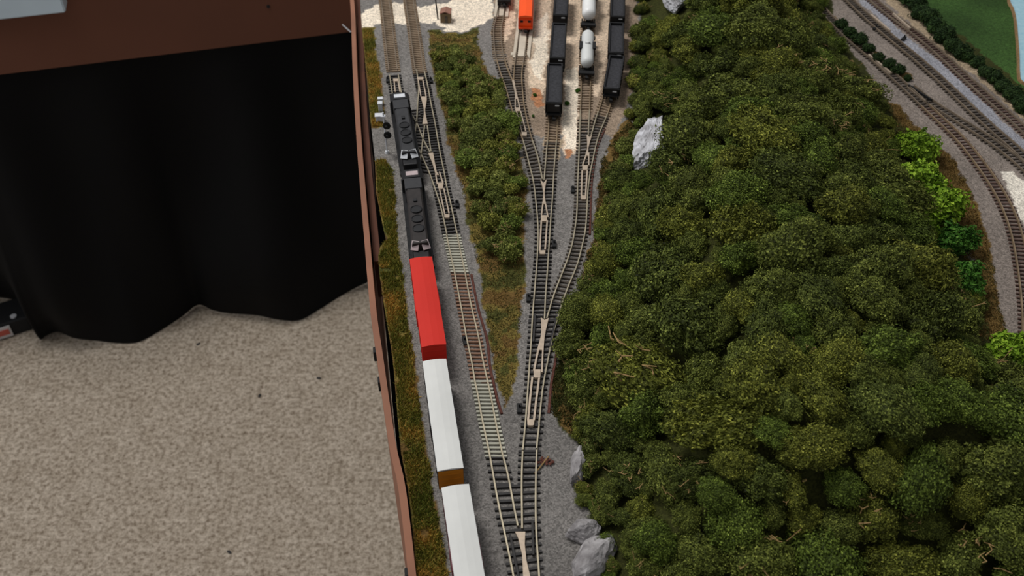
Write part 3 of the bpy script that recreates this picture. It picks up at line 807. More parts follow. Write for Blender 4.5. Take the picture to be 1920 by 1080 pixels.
t6 = track_thing(P(1098, 310), 'turnout', 'turnout beside the large pale rock, forking to tank car and gondola tracks', 'track turnout', G2_)
rail(t6, W(cut(D_L, 205, 385)), name='stock_rail'); rail(t6, W(cut(D_R, 212, 385)), name='stock_rail')
T6R = [(1103, 254), (1104, 227), (1106, 193), (1107, 160), (1109, 135), (1113, 40)]
T7L = [(1108, 254), (1112, 240), (1118, 218), (1122, 208), (1131, 180), (1137, 155)]
rail(t6, W(cut(T6R, 205, 254)), name='closure_rail'); rail(t6, W(cut(T7L, 208, 254)), name='closure_rail')
lay_sleepers(t6, W(cut(D_L, 256, 382)), W(cut(D_R, 254, 382)), 'tie_brown')
lay_sleepers(t6, W(cut(D_L, 222, 252)), W(cut(T6R, 222, 252)), 'tie_brown', over=0.0026)
lay_sleepers(t6, W(cut(T7L, 214, 250)), W(cut(D_R, 218, 250)), 'tie_brown', over=0.0028)
plate(t6, [(1100, 252), (1105, 257), (1110, 253), (1106, 266), (1103, 278), (1103, 292), (1097, 292), (1101, 278), (1101, 266)])
strip(t6, [(1099, 290), (1092, 311)], 'blade'); strip(t6, [(1104, 286), (1104, 310)], 'blade'); pad(t6, 1097, 314, 5, 4)
strip(t6, [(1091.5, 319), (1090, 367)], 'blade', 0.0013); strip(t6, [(1101, 319), (1098, 367)], 'blade', 0.0013); pad(t6, 1094, 370, 5, 3)
plain(W(sorted([(1090, 160), (1089, 193), (1088, 205), (1091, 120), (1093, 40)], key=lambda p: p[1])), W(sorted([(1109, 120), (1107, 160), (1106, 193), (1105, 205), (1111, 40)], key=lambda p: p[1])), 'sand covered track leading under the tank cars', 'tie_grime', 'rail_rust', jitter=0.001)
plain(W(cut(T7L, 150, 208)), W(cut(D_R, 160, 212)), 'brown track leading under the black gondola cars', 'tie_grime', 'rail_rust', jitter=0.0003)

t4 = track_thing(P(968, 190), 'turnout', 'turnout beside the bush band, forking to the two concrete pads', 'track turnout', G2_)
T4aR = [(961, 150), (952, 129), (944, 104), (941, 87), (939.5, 60), (941, 45), (944, 30), (948, 0), (951, -40)]
T4bL = [(963, 150), (964, 127), (967, 104), (970, 85), (973, 60), (976, 38), (980, 0), (982, -40)]
rail(t4, W(cut(C_L, 110, 262)), 'rail_rust', name='stock_rail'); rail(t4, W(cut(T4R, 118, 262)), 'rail_rust', name='stock_rail')
rail(t4, W(cut(T4aR, 110, 150)), 'rail_rust', name='closure_rail'); rail(t4, W(cut(T4bL, 118, 150)), 'rail_rust', name='closure_rail')
lay_sleepers(t4, W(cut(C_L, 152, 262)), W(cut(T4R, 150, 262)), 'tie_brown')
lay_sleepers(t4, W(cut(C_L, 114, 148)), W(cut(T4aR, 112, 148)), 'tie_brown', over=0.0026)
lay_sleepers(t4, W(cut(T4bL, 120, 148)), W(cut(T4R, 120, 148)), 'tie_brown', over=0.0026)
plate(t4, [(960, 150), (964, 150), (968, 170), (971, 184), (966, 186), (965, 172)])
strip(t4, [(966, 185), (966, 203)], 'blade'); strip(t4, [(970, 183), (975, 203)], 'blade'); pad(t4, 971, 205, 5, 3)
strip(t4, [(968, 208), (979, 248)], 'blade'); strip(t4, [(976, 208), (986, 246)], 'blade'); pad(t4, 983, 251, 5, 3)
plain(W(cut(C_L, -40, 110)), W(cut(T4aR, -40, 110)), 'brown railed track curving to the first concrete pad by the gravel crossing', 'tie_grime', 'rail_dull', jitter=0.0007)
plain(W(cut(T4bL, -40, 118)), W(cut(T4R, -40, 118)), 'track set into the concrete pad under the orange car', 'tie_grime', 'rail_dull', jitter=0.0009)

# --- tracks beyond the hill
def centred(px, label, sl, rm='rail_dull', **k):
    c = W(px); a = offset(c, GA / 2); b = offset(c, -GA / 2)
    return plain(a, b, label, sl, rm, **k)
centred([(1528, 0), (1566, 42), (1600, 75), (1640, 108), (1675, 140), (1710, 172), (1735, 196)], 'track running close under the far slope of the wooded hill', 'tie_brown')
centred([(1735, 196), (1762, 221), (1796, 253), (1825, 287), (1857, 331), (1885, 378), (1906, 432), (1920, 500), (1930, 590), (1930, 690)], 'track curving around the bright green trees beyond the hill', 'tie_redbrown', 'rail_rust')
centred([(1708, 160), (1740, 186), (1790, 218), (1830, 243), (1870, 269), (1920, 310), (1990, 380)], 'track branching off beside the white gravel patch beyond the hill', 'tie_brown')
R3 = [(1560, -36), (1595, 0), (1633, 36), (1678, 74), (1722, 110), (1767, 150), (1811, 192), (1858, 236), (1911, 282), (1980, 350)]
centred(R3, 'straight track on the hill side of the smooth grey strip', 'tie_brown')
centred([(1600, -36), (1644, 4), (1678, 31), (1722, 64), (1767, 102), (1811, 143), (1856, 183), (1920, 240), (1990, 310)], 'straight red brown track between the smooth grey strip and the hedge', 'tie_redbrown')
go = MB()
for a, b in (((1704, 158), (1747, 187)),):
    p, q = P(*a), P(*b)
gr = ribbon('guard_rail', resample([P(1704, 159), P(1747, 187)], 0.02), 0.0016, -0.0018, 0.0004, M['blackmatt'])
tag(gr, 'black guard rail lying beside the branching track beyond the hill', 'guard rail')
for pts, lab in (([(1633, 27), (1669, 57)], 'pale loose rail on the track beside the hill end of the grey strip'), ([(1675, 25), (1707, 53)], 'pale loose rail on the red brown track by the hedge'), ([(1629, 102), (1671, 137)], 'pale rail on the track under the far slope of the hill')):
    tag(ribbon('loose_rail', resample([P(x, y) for x, y in pts], 0.02), 0.0022, -0.0018, 0.0005, M['frog']), lab, 'rail', 'pale rails beyond the hill')

# cork edges
for px, lab in (([(884, 515), (897, 580), (910, 622), (917, 655), (917, 682), (925, 715), (933, 753), (941, 776)], 'thin red brown cork edge beside the rust stained track'),
                ([(1046, 640), (1041, 682), (1034, 715), (1029, 775)], 'thin red brown cork edge beside the long yard turnout'),
                ([(1134, 242), (1120, 275), (1112, 320), (1109, 350), (1107, 400), (1106, 440)], 'thin red brown cork edge beside the turnout near the pale rock')):
    tag(ribbon('cork_roadbed', W(px, GROUND), 0.0026, GROUND - 0.001, GROUND + 0.0007, M['cork'], wtop=0.0014), lab, 'cork roadbed', 'exposed cork roadbed edges')

# switch stands
def stand(x, y, rz, lab, first=[]):
    p = P(x, y, GROUND)
    if not first:
        o = empty('switch_stand', p, rz)
        MB().box((0, 0, 0.0012), (0.0034, 0.0085, 0.0024), bev=0.0004).build('case', M['blackmatt'], o)
        MB().box((0, 0.001, 0.0036), (0.0012, 0.0014, 0.0026)).build('lever', M['blackmatt'], o)
        first.append(o)
    else:
        o = dup(first[0], p, rz)
    tag(o, lab, 'switch stand', 'black switch stands')
for x, y, r, lab in ((808, 153, .15, 'beside the upper end of the double crossover'), (857, 385, .1, 'beside the lower end of the double crossover'), (1074, 358, 0, 'beside the turnout near the pale rock'),
                     (1039, 460, 0, 'beside the turnout at the end of the bush band'), (974, 768, 0, 'beside the toe of the long yard turnout'), (727, 152, .1, 'beside the nose of the first locomotive'),
                     (872, 642, .2, 'beside the rust stained track next to the red boxcar end'), (991, 561, 0, 'beside the straight track above the long yard turnout'), (1641, 54, -.7, 'beside the diagonal tracks beyond the hill'),
                     (1694, 74, -.7, 'on the smooth grey strip beyond the hill')):
    stand(x, y, r, 'small black switch stand ' + lab)

# ------------------------------------------------------------------ rolling stock
def couplers(o, L, z=0.005, m='blackmatt'):
    for s in (-1, 1):
        MB().box((0, s * (L / 2 + 0.0022), z), (0.0022, 0.0052, 0.002)).box((0.0008, s * (L / 2 + 0.0052), z), (0.003, 0.0018, 0.0026)).build('coupler', M[m], o)
def trucks(o, L, inset=0.016, axles=2, w=0.0165):
    for s in (-1, 1):
        yc = s * (L / 2 - inset)
        mb = MB(); half = 0.0068 if axles == 2 else 0.0125
        for sx in (-1, 1):
            mb.box((sx * w * 0.42, yc, 0.0036), (0.0014, half * 2 + 0.004, 0.0026), bev=0.0003)
        mb.box((0, yc, 0.0036), (w * 0.84, 0.003, 0.0018))
        t = mb.build('truck', M['blackmatt'], o)
        ys = (-half + .001, half - .001) if axles == 2 else (-half + .001, 0, half - .001)
        for y in ys:
            wb = MB()
            for sx in (-1, 1): wb.tube((sx * 0.0038, yc + y, 0.0031), (sx * 0.0052, yc + y, 0.0031), 0.0031, n=18)
            wb.tube((-0.006, yc + y, 0.0031), (0.006, yc + y, 0.0031), 0.0007, n=8)
            wb.build('wheelset', M['steel'], t)

def boxcar(L, Wd, H, side, roof, end, label, ribs=True):
    o = empty('boxcar'); zb = 0.0055
    mb = MB(); mb.box((0, 0, (zb + H) / 2), (Wd, L, H - zb), bev=0.0003)
    if ribs:
        for i in range(11):
            y = -L / 2 + L * (i + .5) / 11
            for sx in (-1, 1): mb.box((sx * Wd / 2, y, (zb + H) / 2), (0.0005, 0.0008, (H - zb) * 0.9))
    for s in (-1, 1):
        pass
    mb.build('body', side, o)
    for s in (-1, 1):
        e = MB()
        e.box((0, s * (L / 2 + 0.0002), (zb + H) / 2 - .0004), (Wd * 0.97, 0.0004, (H - zb) * 0.93))
        for k in range(3): e.box((0, s * (L / 2 + 0.0004), zb + (H - zb) * (0.25 + 0.25 * k)), (Wd * 0.8, 0.0005, 0.0008), bev=0)
        e.build('end_wall', end, o)
    r = MB()
    hw = Wd / 2 + 0.0001
    prof = [(-hw, H - 0.0002), (-hw, H + 0.0002), (-hw * 0.5, H + 0.0008), (0, H + 0.0011), (hw * 0.5, H + 0.0008), (hw, H + 0.0002), (hw, H - 0.0002)]
    r.extrude_y(prof, -L / 2 - 0.0003, L / 2 + 0.0003)
    r.build('roof', roof, o)
    MB().box((0, 0, 0.0048), (0.004, L * 0.98, 0.0014)).build('underframe', M['blackmatt'], o)
    for sx in (-1, 1):
        d = MB(); d.box((sx * (Wd / 2 + 0.0003), 0, (zb + H) / 2), (0.0006, L * 0.2, (H - zb) * 0.86)); d.build('sliding_door', side, o)
    trucks(o, L, 0.0155); couplers(o, L)
    tag(o, label, 'train car'); return o

def place(o, far, near, z=0.0):
    """far/near: world points of the two ends on the roof axis; puts the car centre between them"""
    d = far - near
    o.location = ((far.x + near.x) / 2, (far.y + near.y) / 2, RAIL + z)
    o.rotation_euler = (0, 0, math.atan2(d.y, d.x) - math.pi / 2)
def car_len(far, near): return ((far - near).xy).length

f_, n_ = P(789, 484, .0245), P(813.5, 648, .0245)
redcar = boxcar(car_len(f_, n_), 0.0172, 0.0245, M['red'], M['red'], M['red'], 'bright red boxcar coupled behind the two black locomotives'); place(redcar, f_, n_)
f_, n_ = P(814.5, 676, .0245), P(844.5, 880, .0245)
wh1 = boxcar(car_len(f_, n_), 0.0162, 0.0245, M['sidegrey'], M['white'], M['gold'], 'boxcar with white roof and golden brown end coupled behind the red boxcar'); place(wh1, f_, n_)
f_, n_ = P(853.5, 912, .0245), P(893, 1160, .0245)
wh2 = boxcar(car_len(P(814.5, 676, .0245), P(844.5, 880, .0245)) * 1.0, 0.0168, 0.0245, M['maroon'], M['white'], M['maroon'], 'boxcar with white roof and maroon sides, last car of the train on the verge track')
d_ = (n_ - f_).normalized(); place(wh2, f_, f_ + d_ * car_len(P(814.5, 676, .0245), P(844.5, 880, .0245)))

def loco(L, roofm, panelm, label):
    o = empty('diesel_locomotive'); z0 = 0.006
    MB().box((0, 0, 0.0078), (0.0195, L, 0.0034), bev=0.0004).build('walkway', M['black'], o)
    # fuel tank
    MB().box((0, 0, 0.0038), (0.014, L * 0.24, 0.0046), bev=0.0008).build('fuel_tank', M['blackmatt'], o)
    h = MB(); hl = L * 0.60
    h.extrude_y([(-0.0066, 0.0092), (-0.0066, 0.0225), (-0.0052, 0.0243), (0.0052, 0.0243), (0.0066, 0.0225), (0.0066, 0.0092)], -L / 2 + 0.012, -L / 2 + 0.012 + hl)
    hood = h.build('long_hood', roofm, o)
    for k in range(3):
        fy = -L / 2 + 0.030 + k * 0.0125
        f = MB(); f.lathe([(0.0242, 0.0048), (0.0253, 0.0048), (0.0256, 0.0044), (0.0250, 0.0040), (0.0250, 0.0010)], 'Z', 24, (0, fy, 0))
        f.build('fan', M['black'], hood)
    MB().box((0, L * 0.06, 0.0248), (0.003, 0.004, 0.002), bev=0.0004).build('exhaust', M['black'], hood)
    b = MB(); b.box((0, L / 2 - L * 0.235, 0.0172), (0.0146, L * 0.125, 0.0158), bev=0.0009); b.build('equipment_block', M['locogrey'], o)
    c = MB(); c.extrude_y([(-0.0092, 0.0092), (-0.0092, 0.0222), (-0.0060, 0.0252), (0.0060, 0.0252), (0.0092, 0.0222), (0.0092, 0.0092)], L / 2 - L * 0.170, L / 2 - L * 0.075)
    cab = c.build('cab', M['black'], o)
    MB().box((0, L / 2 - L * 0.125, 0.0253), (0.0105, L * 0.05, 0.0010), bev=0.00045).build('roof_highlight', panelm, cab)  # pale oval paints a highlight onto the cab roof
    n = MB(); n.box((0, L / 2 - L * 0.045, 0.0138), (0.0150, L * 0.072, 0.0092), taper=(0.9, 0.9), bev=0.0008); n.build('nose', M['locogrey'], o)
    # sloping panels at the rear end of the hood, pale to paint in reflected light
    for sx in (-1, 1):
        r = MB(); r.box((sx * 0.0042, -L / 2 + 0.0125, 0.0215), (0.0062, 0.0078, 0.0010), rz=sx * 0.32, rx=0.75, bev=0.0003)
        r.build('end_panel', panelm, o)['label'] = 'sloping end panel with painted reflection'
    MB().box((0, -L / 2 + 0.0065, 0.0135), (0.0125, 0.009, 0.0090), bev=0.001).build('rear_step', M['black'], o)
    for sx in (-1, 1):
        hr = MB()
        hr.tube((sx * 0.0094, -L / 2 + 0.006, 0.0155), (sx * 0.0094, L / 2 - 0.022, 0.0155), 0.00028, n=6)
        for k in range(9):
            y = -L / 2 + 0.006 + k * (L - 0.028) / 8
            hr.tube((sx * 0.0094, y, 0.0095), (sx * 0.0094, y, 0.0155), 0.00025, n=6)
        hr.build('handrail', M['black'], o)
    trucks(o, L, 0.022, 3, 0.018); couplers(o, L, 0.0055)
    tag(o, label, 'locomotive', 'black diesel locomotives'); return o
f_, n_ = P(747, 170, .022), P(769.5, 303, .022)
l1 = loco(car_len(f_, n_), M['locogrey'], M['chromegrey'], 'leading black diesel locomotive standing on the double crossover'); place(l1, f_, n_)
f_, n_ = P(770.5, 312, .022), P(790.5, 478, .022)
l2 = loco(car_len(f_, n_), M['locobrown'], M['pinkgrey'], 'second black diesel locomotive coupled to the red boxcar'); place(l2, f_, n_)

def hopper(L, Wd, H, label, deep=0.002, mark=True):
    o = empty('hopper_car'); zb = 0.006; t = 0.0012
    b = MB()
    for sx in (-1, 1):
        b.box((sx * (Wd / 2 - t / 2), 0, (zb + H) / 2), (t, L, H - zb))
        for i in range(9): b.box((sx * (Wd / 2 + 0.0003), -L / 2 + L * (i + .5) / 9, (zb + H) / 2), (0.0007, 0.0009, H - zb))
        b.box((0, sx * (L / 2 - t / 2), (zb + H) / 2 + 0.002), (Wd, t, H - zb - 0.004))
    b.box((0, 0, zb + 0.001), (Wd * 0.8, L * 0.96, 0.002))
    b.build('body', M['black'], o)
    MB().box((0, 0, H - deep - 0.003), (Wd - 2 * t, L - 2 * t, 0.006)).build('load', M['coal'], o)
    for s in (-1, 1):
        e = MB()
        e.box((0, s * (L / 2 + 0.0006), H - 0.0012), (Wd + .0006, 0.0012, 0.0014)); e.box((0, s * (L / 2 + 0.0006), 0.008), (Wd, 0.0026, 0.0016))
        for k in (-1, 1): e.box((k * Wd * 0.42, s * (L / 2 + 0.0008), H / 2 + .003), (0.0008, 0.0008, H - 0.008))
        e.build('end_frame', M['blackmatt'], o)
    MB().box((0, 0, 0.0042), (0.006, L * 0.4, 0.0035), taper=(1.2, 1.3)).build('discharge_chute', M['blackmatt'], o)
    if mark:
        MB().box((Wd * 0.22, -L / 2 - 0.0013, H - 0.0032), (0.0040, 0.0004, 0.0012)).build('reporting_mark', M['label'], o)
    trucks(o, L, 0.012); couplers(o, L)
    tag(o, label, 'train car', 'black hopper cars'); return o
hop = None
for fa, ne, lab in (((1041, 118), (1038.5, 192), 'black open hopper car at the end of its string beside the white gravel patch'), ((1049, 43), (1045, 107), 'black open hopper car coupled in the middle of its string of three'), ((1055, -34), (1050, 33), 'black open hopper car at the top edge beside the orange car')):
    f_, n_ = P(*fa, .021), P(*ne, .021)
    if hop is None:
        hop = hopper(0.0745, 0.0150, 0.021, lab); o = hop
    else: o = dup(hop)
    place(o, f_, n_); tag(o, lab)
gon = None
for fa, ne, lab in (((1156.5, 105), (1146.5, 165), 'black gondola car standing askew at the end of its string beside the hill'), ((1156, 43), (1155, 98), 'black gondola car in the middle of its string beside the hill'), ((1159, -24), (1158, 36), 'black gondola car at the top edge beside the hill')):
    f_, n_ = P(*fa, .016), P(*ne, .016)
    if gon is None:
        gon = hopper(0.066, 0.0155, 0.0165, lab, 0.003); gon['group'] = 'black gondola cars'; o = gon; gon.name = 'gondola_car'
    else: o = dup(gon)
    place(o, f_, n_); tag(o, lab)

def tankcar(L, R, label, tm, crown=True):
    o = empty('tank_car'); zc = 0.0082 + R
    fr = MB(); fr.box((0, 0, 0.0066), (0.005, L, 0.0024))
    for s in (-1, 1): fr.box((0, s * (L / 2 - 0.002), 0.0072), (0.0165, 0.005, 0.0024), bev=0.0003)
    fr.build('frame', M['blackmatt'], o)
    t = MB(); h = L / 2 - 0.006
    t.lathe([(-h, R * 0.12), (-h + 0.0006, R * 0.55), (-h + 0.002, R * 0.82), (-h + 0.0042, R * 0.96), (-h + 0.0065, R), (h - 0.0065, R), (h - 0.0042, R * 0.96), (h - 0.002, R * 0.82), (h - 0.0006, R * 0.55), (h, R * 0.12)], 'Y', 28, (0, 0, zc))
    t.build('tank', tm, o, True)
    MB().lathe([(zc + R - 0.0012, 0.0026), (zc + R + 0.0016, 0.0026), (zc + R + 0.0020, 0.0020)], 'Z', 18, (0, 0, 0)).build('dome', tm, o, True)
    for sx in (-1, 1):
        w = MB()
        w.box((sx * (R + 0.0002), 0, zc + R * 0.62), (0.0034, 0.014, 0.0008)); w.box((sx * (R + 0.0010), 0, zc + 0.0022), (0.0022, 0.011, 0.0006)); w.tube((sx * (R + .0018), -0.005, zc + .0022), (sx * (R + .0018), -0.005, zc + R), 0.0003, n=6)
        w.tube((sx * (R + .0018), 0.005, zc + .0022), (sx * (R + .0018), 0.005, zc + R), 0.0003, n=6)
        w.box((sx * (R + 0.0012), 0, zc - 0.004), (0.0006, 0.0016, 0.013))
        w.build('side_platform', M['blackmatt'], o)
    for s in (-1, 1):
        MB().box((0, s * (L * 0.30), 0.0088), (R * 1.5, 0.003, 0.0034), taper=(1.2, 1)).build('saddle', M['blackmatt'], o)
    trucks(o, L, 0.013); couplers(o, L)
    tag(o, label, 'train car', 'white tank cars'); return o
f_, n_ = P(1103, 50, .018), P(1100, 132, .013)
tk = tankcar(car_len(f_, n_) * 0.93, 0.0066, 'grey white tank car with black side platforms, last of its string', M['tankgrey']); place(tk, f_, n_)
for fa, ne, lab in (((1105.5, -40), (1103.5, 42), 'clean white tank car coupled beyond the grey white tank car'),):
    f_, n_ = P(*fa, .018), P(*ne, .013)
    o = tankcar(car_len(f_, n_) * 0.93, 0.0076, lab, M['tank']); place(o, f_, n_)

def orange_car():
    f_, n_ = P(989, -46, .021), P(985.5, 30, .021); L = car_len(f_, n_)
    o = empty('caboose'); H = 0.020; Wd = 0.0160
    b = MB(); b.extrude_y([(-Wd / 2, 0.006), (-Wd / 2, H - 0.002), (-Wd * 0.42, H), (Wd * 0.42, H), (Wd / 2, H - 0.002), (Wd / 2, 0.006)], -L / 2, L / 2); b.build('body', M['orange'], o)
    r = MB(); r.extrude_y([(-Wd * 0.44, H - .0005), (-Wd * 0.42, H + 0.0012), (0, H + 0.002), (Wd * 0.42, H + 0.0012), (Wd * 0.44, H - .0005)], -L / 2 - 0.001, L / 2 + 0.001); r.build('roof', M['orange'], o)
    for s in (-1, 1):
        e = MB()
        e.box((0, s * (L / 2 + 0.0008), H - 0.003), (Wd * 0.9, 0.0016, 0.001)); e.box((0, s * (L / 2 + 0.0015), 0.0075), (Wd * 0.95, 0.003, 0.002))
        for k in (-1, 1): e.box((k * Wd * 0.42, s * (L / 2 + 0.001), H / 2 + 0.002), (0.001, 0.001, H - 0.008))
        e.build('end_frame', M['orange_dk'], o)
    for k in (-1, 1): MB().box((k * 0.0042, -L / 2 - 0.0003, 0.0150), (0.003, 0.0006, 0.003)).build('window', M['blackmatt'], o)
    trucks(o, L, 0.012); couplers(o, L)
    tag(o, 'bright orange car standing on the concrete pad track', 'train car'); place(o, f_, n_)
orange_car()
def dark_flat():
    f_, n_ = P(948, -60, .012), P(945, -3, .012); L = car_len(f_, n_)
    o = empty('flat_car'); MB().box((0, 0, 0.0085), (0.0155, L, 0.003), bev=0.0004).build('deck', M['black'], o)
    MB().box((0, 0, 0.006), (0.005, L * .96, 0.002)).build('sill', M['blackmatt'], o)
    trucks(o, L, 0.010); couplers(o, L)
    tag(o, 'dark flat car just entering the top edge beside the orange car', 'train car'); place(o, f_, n_)
dark_flat()

# concrete pads beside the two engine tracks
def slabs(pl, lab):
    c = P(*pl[0][0]); o = empty('concrete_pad', (c.x, c.y, RAIL + GROUND))
    for q in pl:
        mb = MB(); mb.prism([(P(x, y).x, P(x, y).y) for x, y in q], RAIL - 0.0035, RAIL - 0.0006)
        s = mb.build('slab', M['concrete']); s.parent = o; s.location = -o.location
    tag(o, lab, 'concrete pad', 'concrete engine pads')
slabs([[(926, 30), (935, -50), (940, -50), (933.5, 30)], [(935.5, 28), (940, -50), (950, -50), (944.5, 28)], [(947, 30), (954, -50), (960, -50), (953, 30)]], 'pale concrete pad strips around the track by the gravel crossing')
slabs([[(961, 106), (972, 20), (979, -50), (983, -50), (975.5, 30), (970.5, 78), (967, 106)], [(970.5, 104), (974, 68), (978, 30), (985, -50), (996, -50), (991, 30), (988, 68), (985, 104)], [(988, 100), (992, 60), (998, -20), (1001, -50), (1006, -50), (1001, 40), (993, 108)]], 'pale concrete pad strips around the track of the orange car')
b_ = MB().box((0, 0, 0.001), (0.005, 0.006, 0.0032), bev=0.0008).build('stone_block', M['concrete'])
p = P(962, 104, GROUND); b_.location = p; tag(b_, 'small whitish stone block at the end of the concrete pad', 'stone')
for (x, y), t in (((964, 128), 'white post lying beside the turnout of the concrete pads'),):
    pass

# hut, pole, signal, relay boxes
def hut():
    p = P(836.5, 39, GROUND); o = empty('hut', p, -0.06)
    MB().box((0, 0, 0.0055), (0.0115, 0.011, 0.011)).build('wall', M['olivewall'], o)
    r = MB(); r.extrude_y([(-0.0062, 0.011), (0, 0.0132), (0.0062, 0.011), (0.0062, 0.0118), (0, 0.0142), (-0.0062, 0.0118)], -0.0066, 0.0066); r.build('roof', M['brick'], o)
    MB().box((0.001, -0.0056, 0.004), (0.003, 0.0004, 0.008)).build('door', M['tie_brown'], o)
    tag(o, 'tiny brown hut with a reddish roof on the white gravel', 'hut')
hut()
def pole():
    p = P(821, 36, GROUND); o = empty('utility_pole', p)
    MB().tube((0, 0, 0), (-0.003, 0, 0.055), 0.0008, 0.0006, 8).build('mast', M['blackmatt'], o)
    MB().box((-0.0026, 0, 0.050), (0.012, 0.0008, 0.0008)).build('crossarm', M['blackmatt'], o)
    tag(o, 'thin dark pole standing beside the brown hut', 'pole')
pole()
def signal():
    p = P(726, 287, GROUND); o = empty('signal_mast', p)
    MB().tube((0, 0, 0), (0, 0, 0.044), 0.0007, n=8).build('mast', M['chromegrey'], o)
    MB().tube((0, 0, 0), (0, 0, 0.0025), 0.0022, 0.0016, n=12).build('base', M['chromegrey'], o)
    for z in (0.021, 0.031):
        h = MB(); h.lathe([(-0.0014, 0.0036), (-0.0006, 0.0036)], 'Y', 20, (0.0024, -0.0010, z)).box((0.0024, 0.0006, z), (0.0024, 0.0026, 0.0032)); hd = h.build('signal_head', M['blackmatt'], o)
        MB().tube((0.0024, -0.0024, z), (0.0024, -0.0050, z), 0.0012, n=10).build('hood', M['blackmatt'], hd)
    MB().box((-0.0004, 0, 0.040), (0.0045, 0.003, 0.0008)).build('bracket', M['chromegrey'], o)
    tag(o, 'pale signal mast with two round black heads beside the first locomotive', 'signal')
signal()
for i, (x, y, sx, sy, sz, lab) in enumerate(((714, 196, .0044, .004, .007, 'round topped grey relay box, upper one beside the signal mast'), (714, 208, .004, .0044, .009, 'narrow grey relay box between the other two beside the signal mast'), (712, 226, .0072, .0055, .006, 'wide grey relay box on the grass verge, lowest beside the signal mast'))):
    p = P(x, y, GROUND); o = empty('relay_box', p, 0.1)
    MB().box((0, 0, sz / 2), (sx, sy, sz), bev=0.0004).build('cabinet', M['chromegrey'], o)
    MB().box((0, 0, sz + .0003), (sx * 1.2, sy * 1.2, 0.0008), bev=0.0002).build('lid', M['chromegrey'], o)
    tag(o, lab, 'relay box', 'grey relay boxes on the verge')

# rubble beside the lower turnout
def rubble():
    p = P(1022, 868, GROUND); o = empty('fallen_twig', p, 0.4)
    mb = MB(); r = random.Random(4)
    for k in range(26):
        a = r.uniform(0, 6.28); q = Vector((math.cos(a) * r.uniform(0, .006), math.sin(a) * r.uniform(0, .0045), 0.001))
        mb.sphere(q, r.uniform(.0005, .0012), (1.3, 1, .7), 1)
    mb.build('leaf_litter', M['cork'], o)
    MB().tube((-0.010, -.006, 0.001), (0.004, 0.003, 0.0015), 0.0005, n=6).build('stem', M['twig'], o)
    tag(o, 'clump of red brown litter beside the rails of the joining turnout', 'debris')
rubble()

# water and far field
wm = bpy.data.materials.new('pale_blue_water'); wm.use_nodes = True
b = wm.node_tree.nodes['Principled BSDF']; b.inputs['Base Color'].default_value = RGB((150, 192, 206)); b.inputs['Roughness'].default_value = 0.25
nzw = nd(wm.node_tree, 'ShaderNodeTexNoise'); nzw.inputs['Scale'].default_value = 60
rw = nd(wm.node_tree, 'ShaderNodeValToRGB'); rw.color_ramp.elements[0].color = RGB((128, 178, 198)); rw.color_ramp.elements[1].color = RGB((176, 208, 216))
wm.node_tree.links.new(nzw.outputs['Fac'], rw.inputs['Fac']); wm.node_tree.links.new(rw.outputs[0], b.inputs['Base Color'])
wpx = [(1886, -60), (1891, 0), (1899, 20), (1904, 45), (1907, 80), (1909, 110), (1910, 140), (1916, 156), (1960, 172), (2150, 230), (2150, -60)]
mb = MB(); mb.prism([(P(x, y, GROUND).x, P(x, y, GROUND).y) for x, y in wpx], RAIL + GROUND - 0.002, RAIL + GROUND + 0.0012)
tag(mb.build('pond', wm), 'pale blue water at the edge of the green field', 'water')
sm = [P(x, y, GROUND) for x, y in wpx[:9]]
tag(ribbon('shore_bank', resample(smooth_poly(sm), 0.006), 0.0035, GROUND - 0.001, GROUND + 0.0022, mat('tan_sand', (132, 104, 70), 0.9, 0.2, 300), wtop=0.0015), 'narrow tan sandy bank between field and water', 'bank')

# ------------------------------------------------------------------ rocks
def rock(name, px, py, size, rz, m, label, seed, tilt=0.0, sub=4, zoff=0.0, taper=0.0):
    r = random.Random(seed)
    bm = bmesh.new(); bmesh.ops.create_icosphere(bm, subdivisions=sub, radius=1.0)
    planes = []
    for k in range(26):
        v = Vector((r.gauss(0, 1), r.gauss(0, 1), r.gauss(0, 1))).normalized(); planes.append((v, r.uniform(0.66, 0.96)))
    off = Vector((seed * 3.1, 1.7, 0.3))
    for v in bm.verts:
        d = v.co.normalized(); rad = 1.12
        for n_, k in planes:
            c = d.dot(n_)
            if c > 0.05: rad = min(rad, k / c)
        rad *= 1 + 0.07 * noise.noise(d * 3 + off) + 0.075 * noise.noise(d * 8 + off) + 0.045 * noise.noise(d * 19 + off)
        v.co = d * rad
        v.co.x *= 1 - taper * v.co.y
    me = bpy.data.meshes.new(name)
    bmesh.ops.transform(bm, matrix=Matrix.Diagonal((size[0], size[1], size[2], 1)), verts=bm.verts)
    bm.to_mesh(me); bm.free()
    o = link_mesh(name, me, m); p = P(px, py, GROUND)
    o.location = (p.x, p.y, gz(p.x, p.y) + size[2] * 0.35 + zoff); o.rotation_euler = (tilt, 0, rz)
    tag(o, label, 'rock', 'grey rocks at the foot of the hill'); return o
rock('rock', 1220, 288, (0.0150, 0.046, 0.019), -0.24, M['rock'], 'large pale craggy rock on the hill foot facing the tank car turnout', 3, 0.15, 5, taper=0.42)
rock('rock', 1258, 30, (0.014, 0.034, 0.016), 0.25, M['rock'], 'pale smooth rock high on the hill slope near the top edge', 5, 0.1, 5, 0.012)
rock('rock', 1271, 60, (0.007, 0.006, 0.005), 0.4, M['rock'], 'small pale rock chip beside the rock near the top edge', 8, 0.1, 3, 0.022)
rock('rock', 1097, 1000, (0.0125, 0.0095, 0.009), 0.2, M['rock_dark'], 'wedge shaped grey boulder beside the joining turnout', 11, 0.0, 4)
rock('rock', 1108, 1058, (0.0120, 0.021, 0.011), -0.5, M['rock_dark'], 'long grey boulder below the wedge shaped one at the hill foot', 13, 0.0, 4)
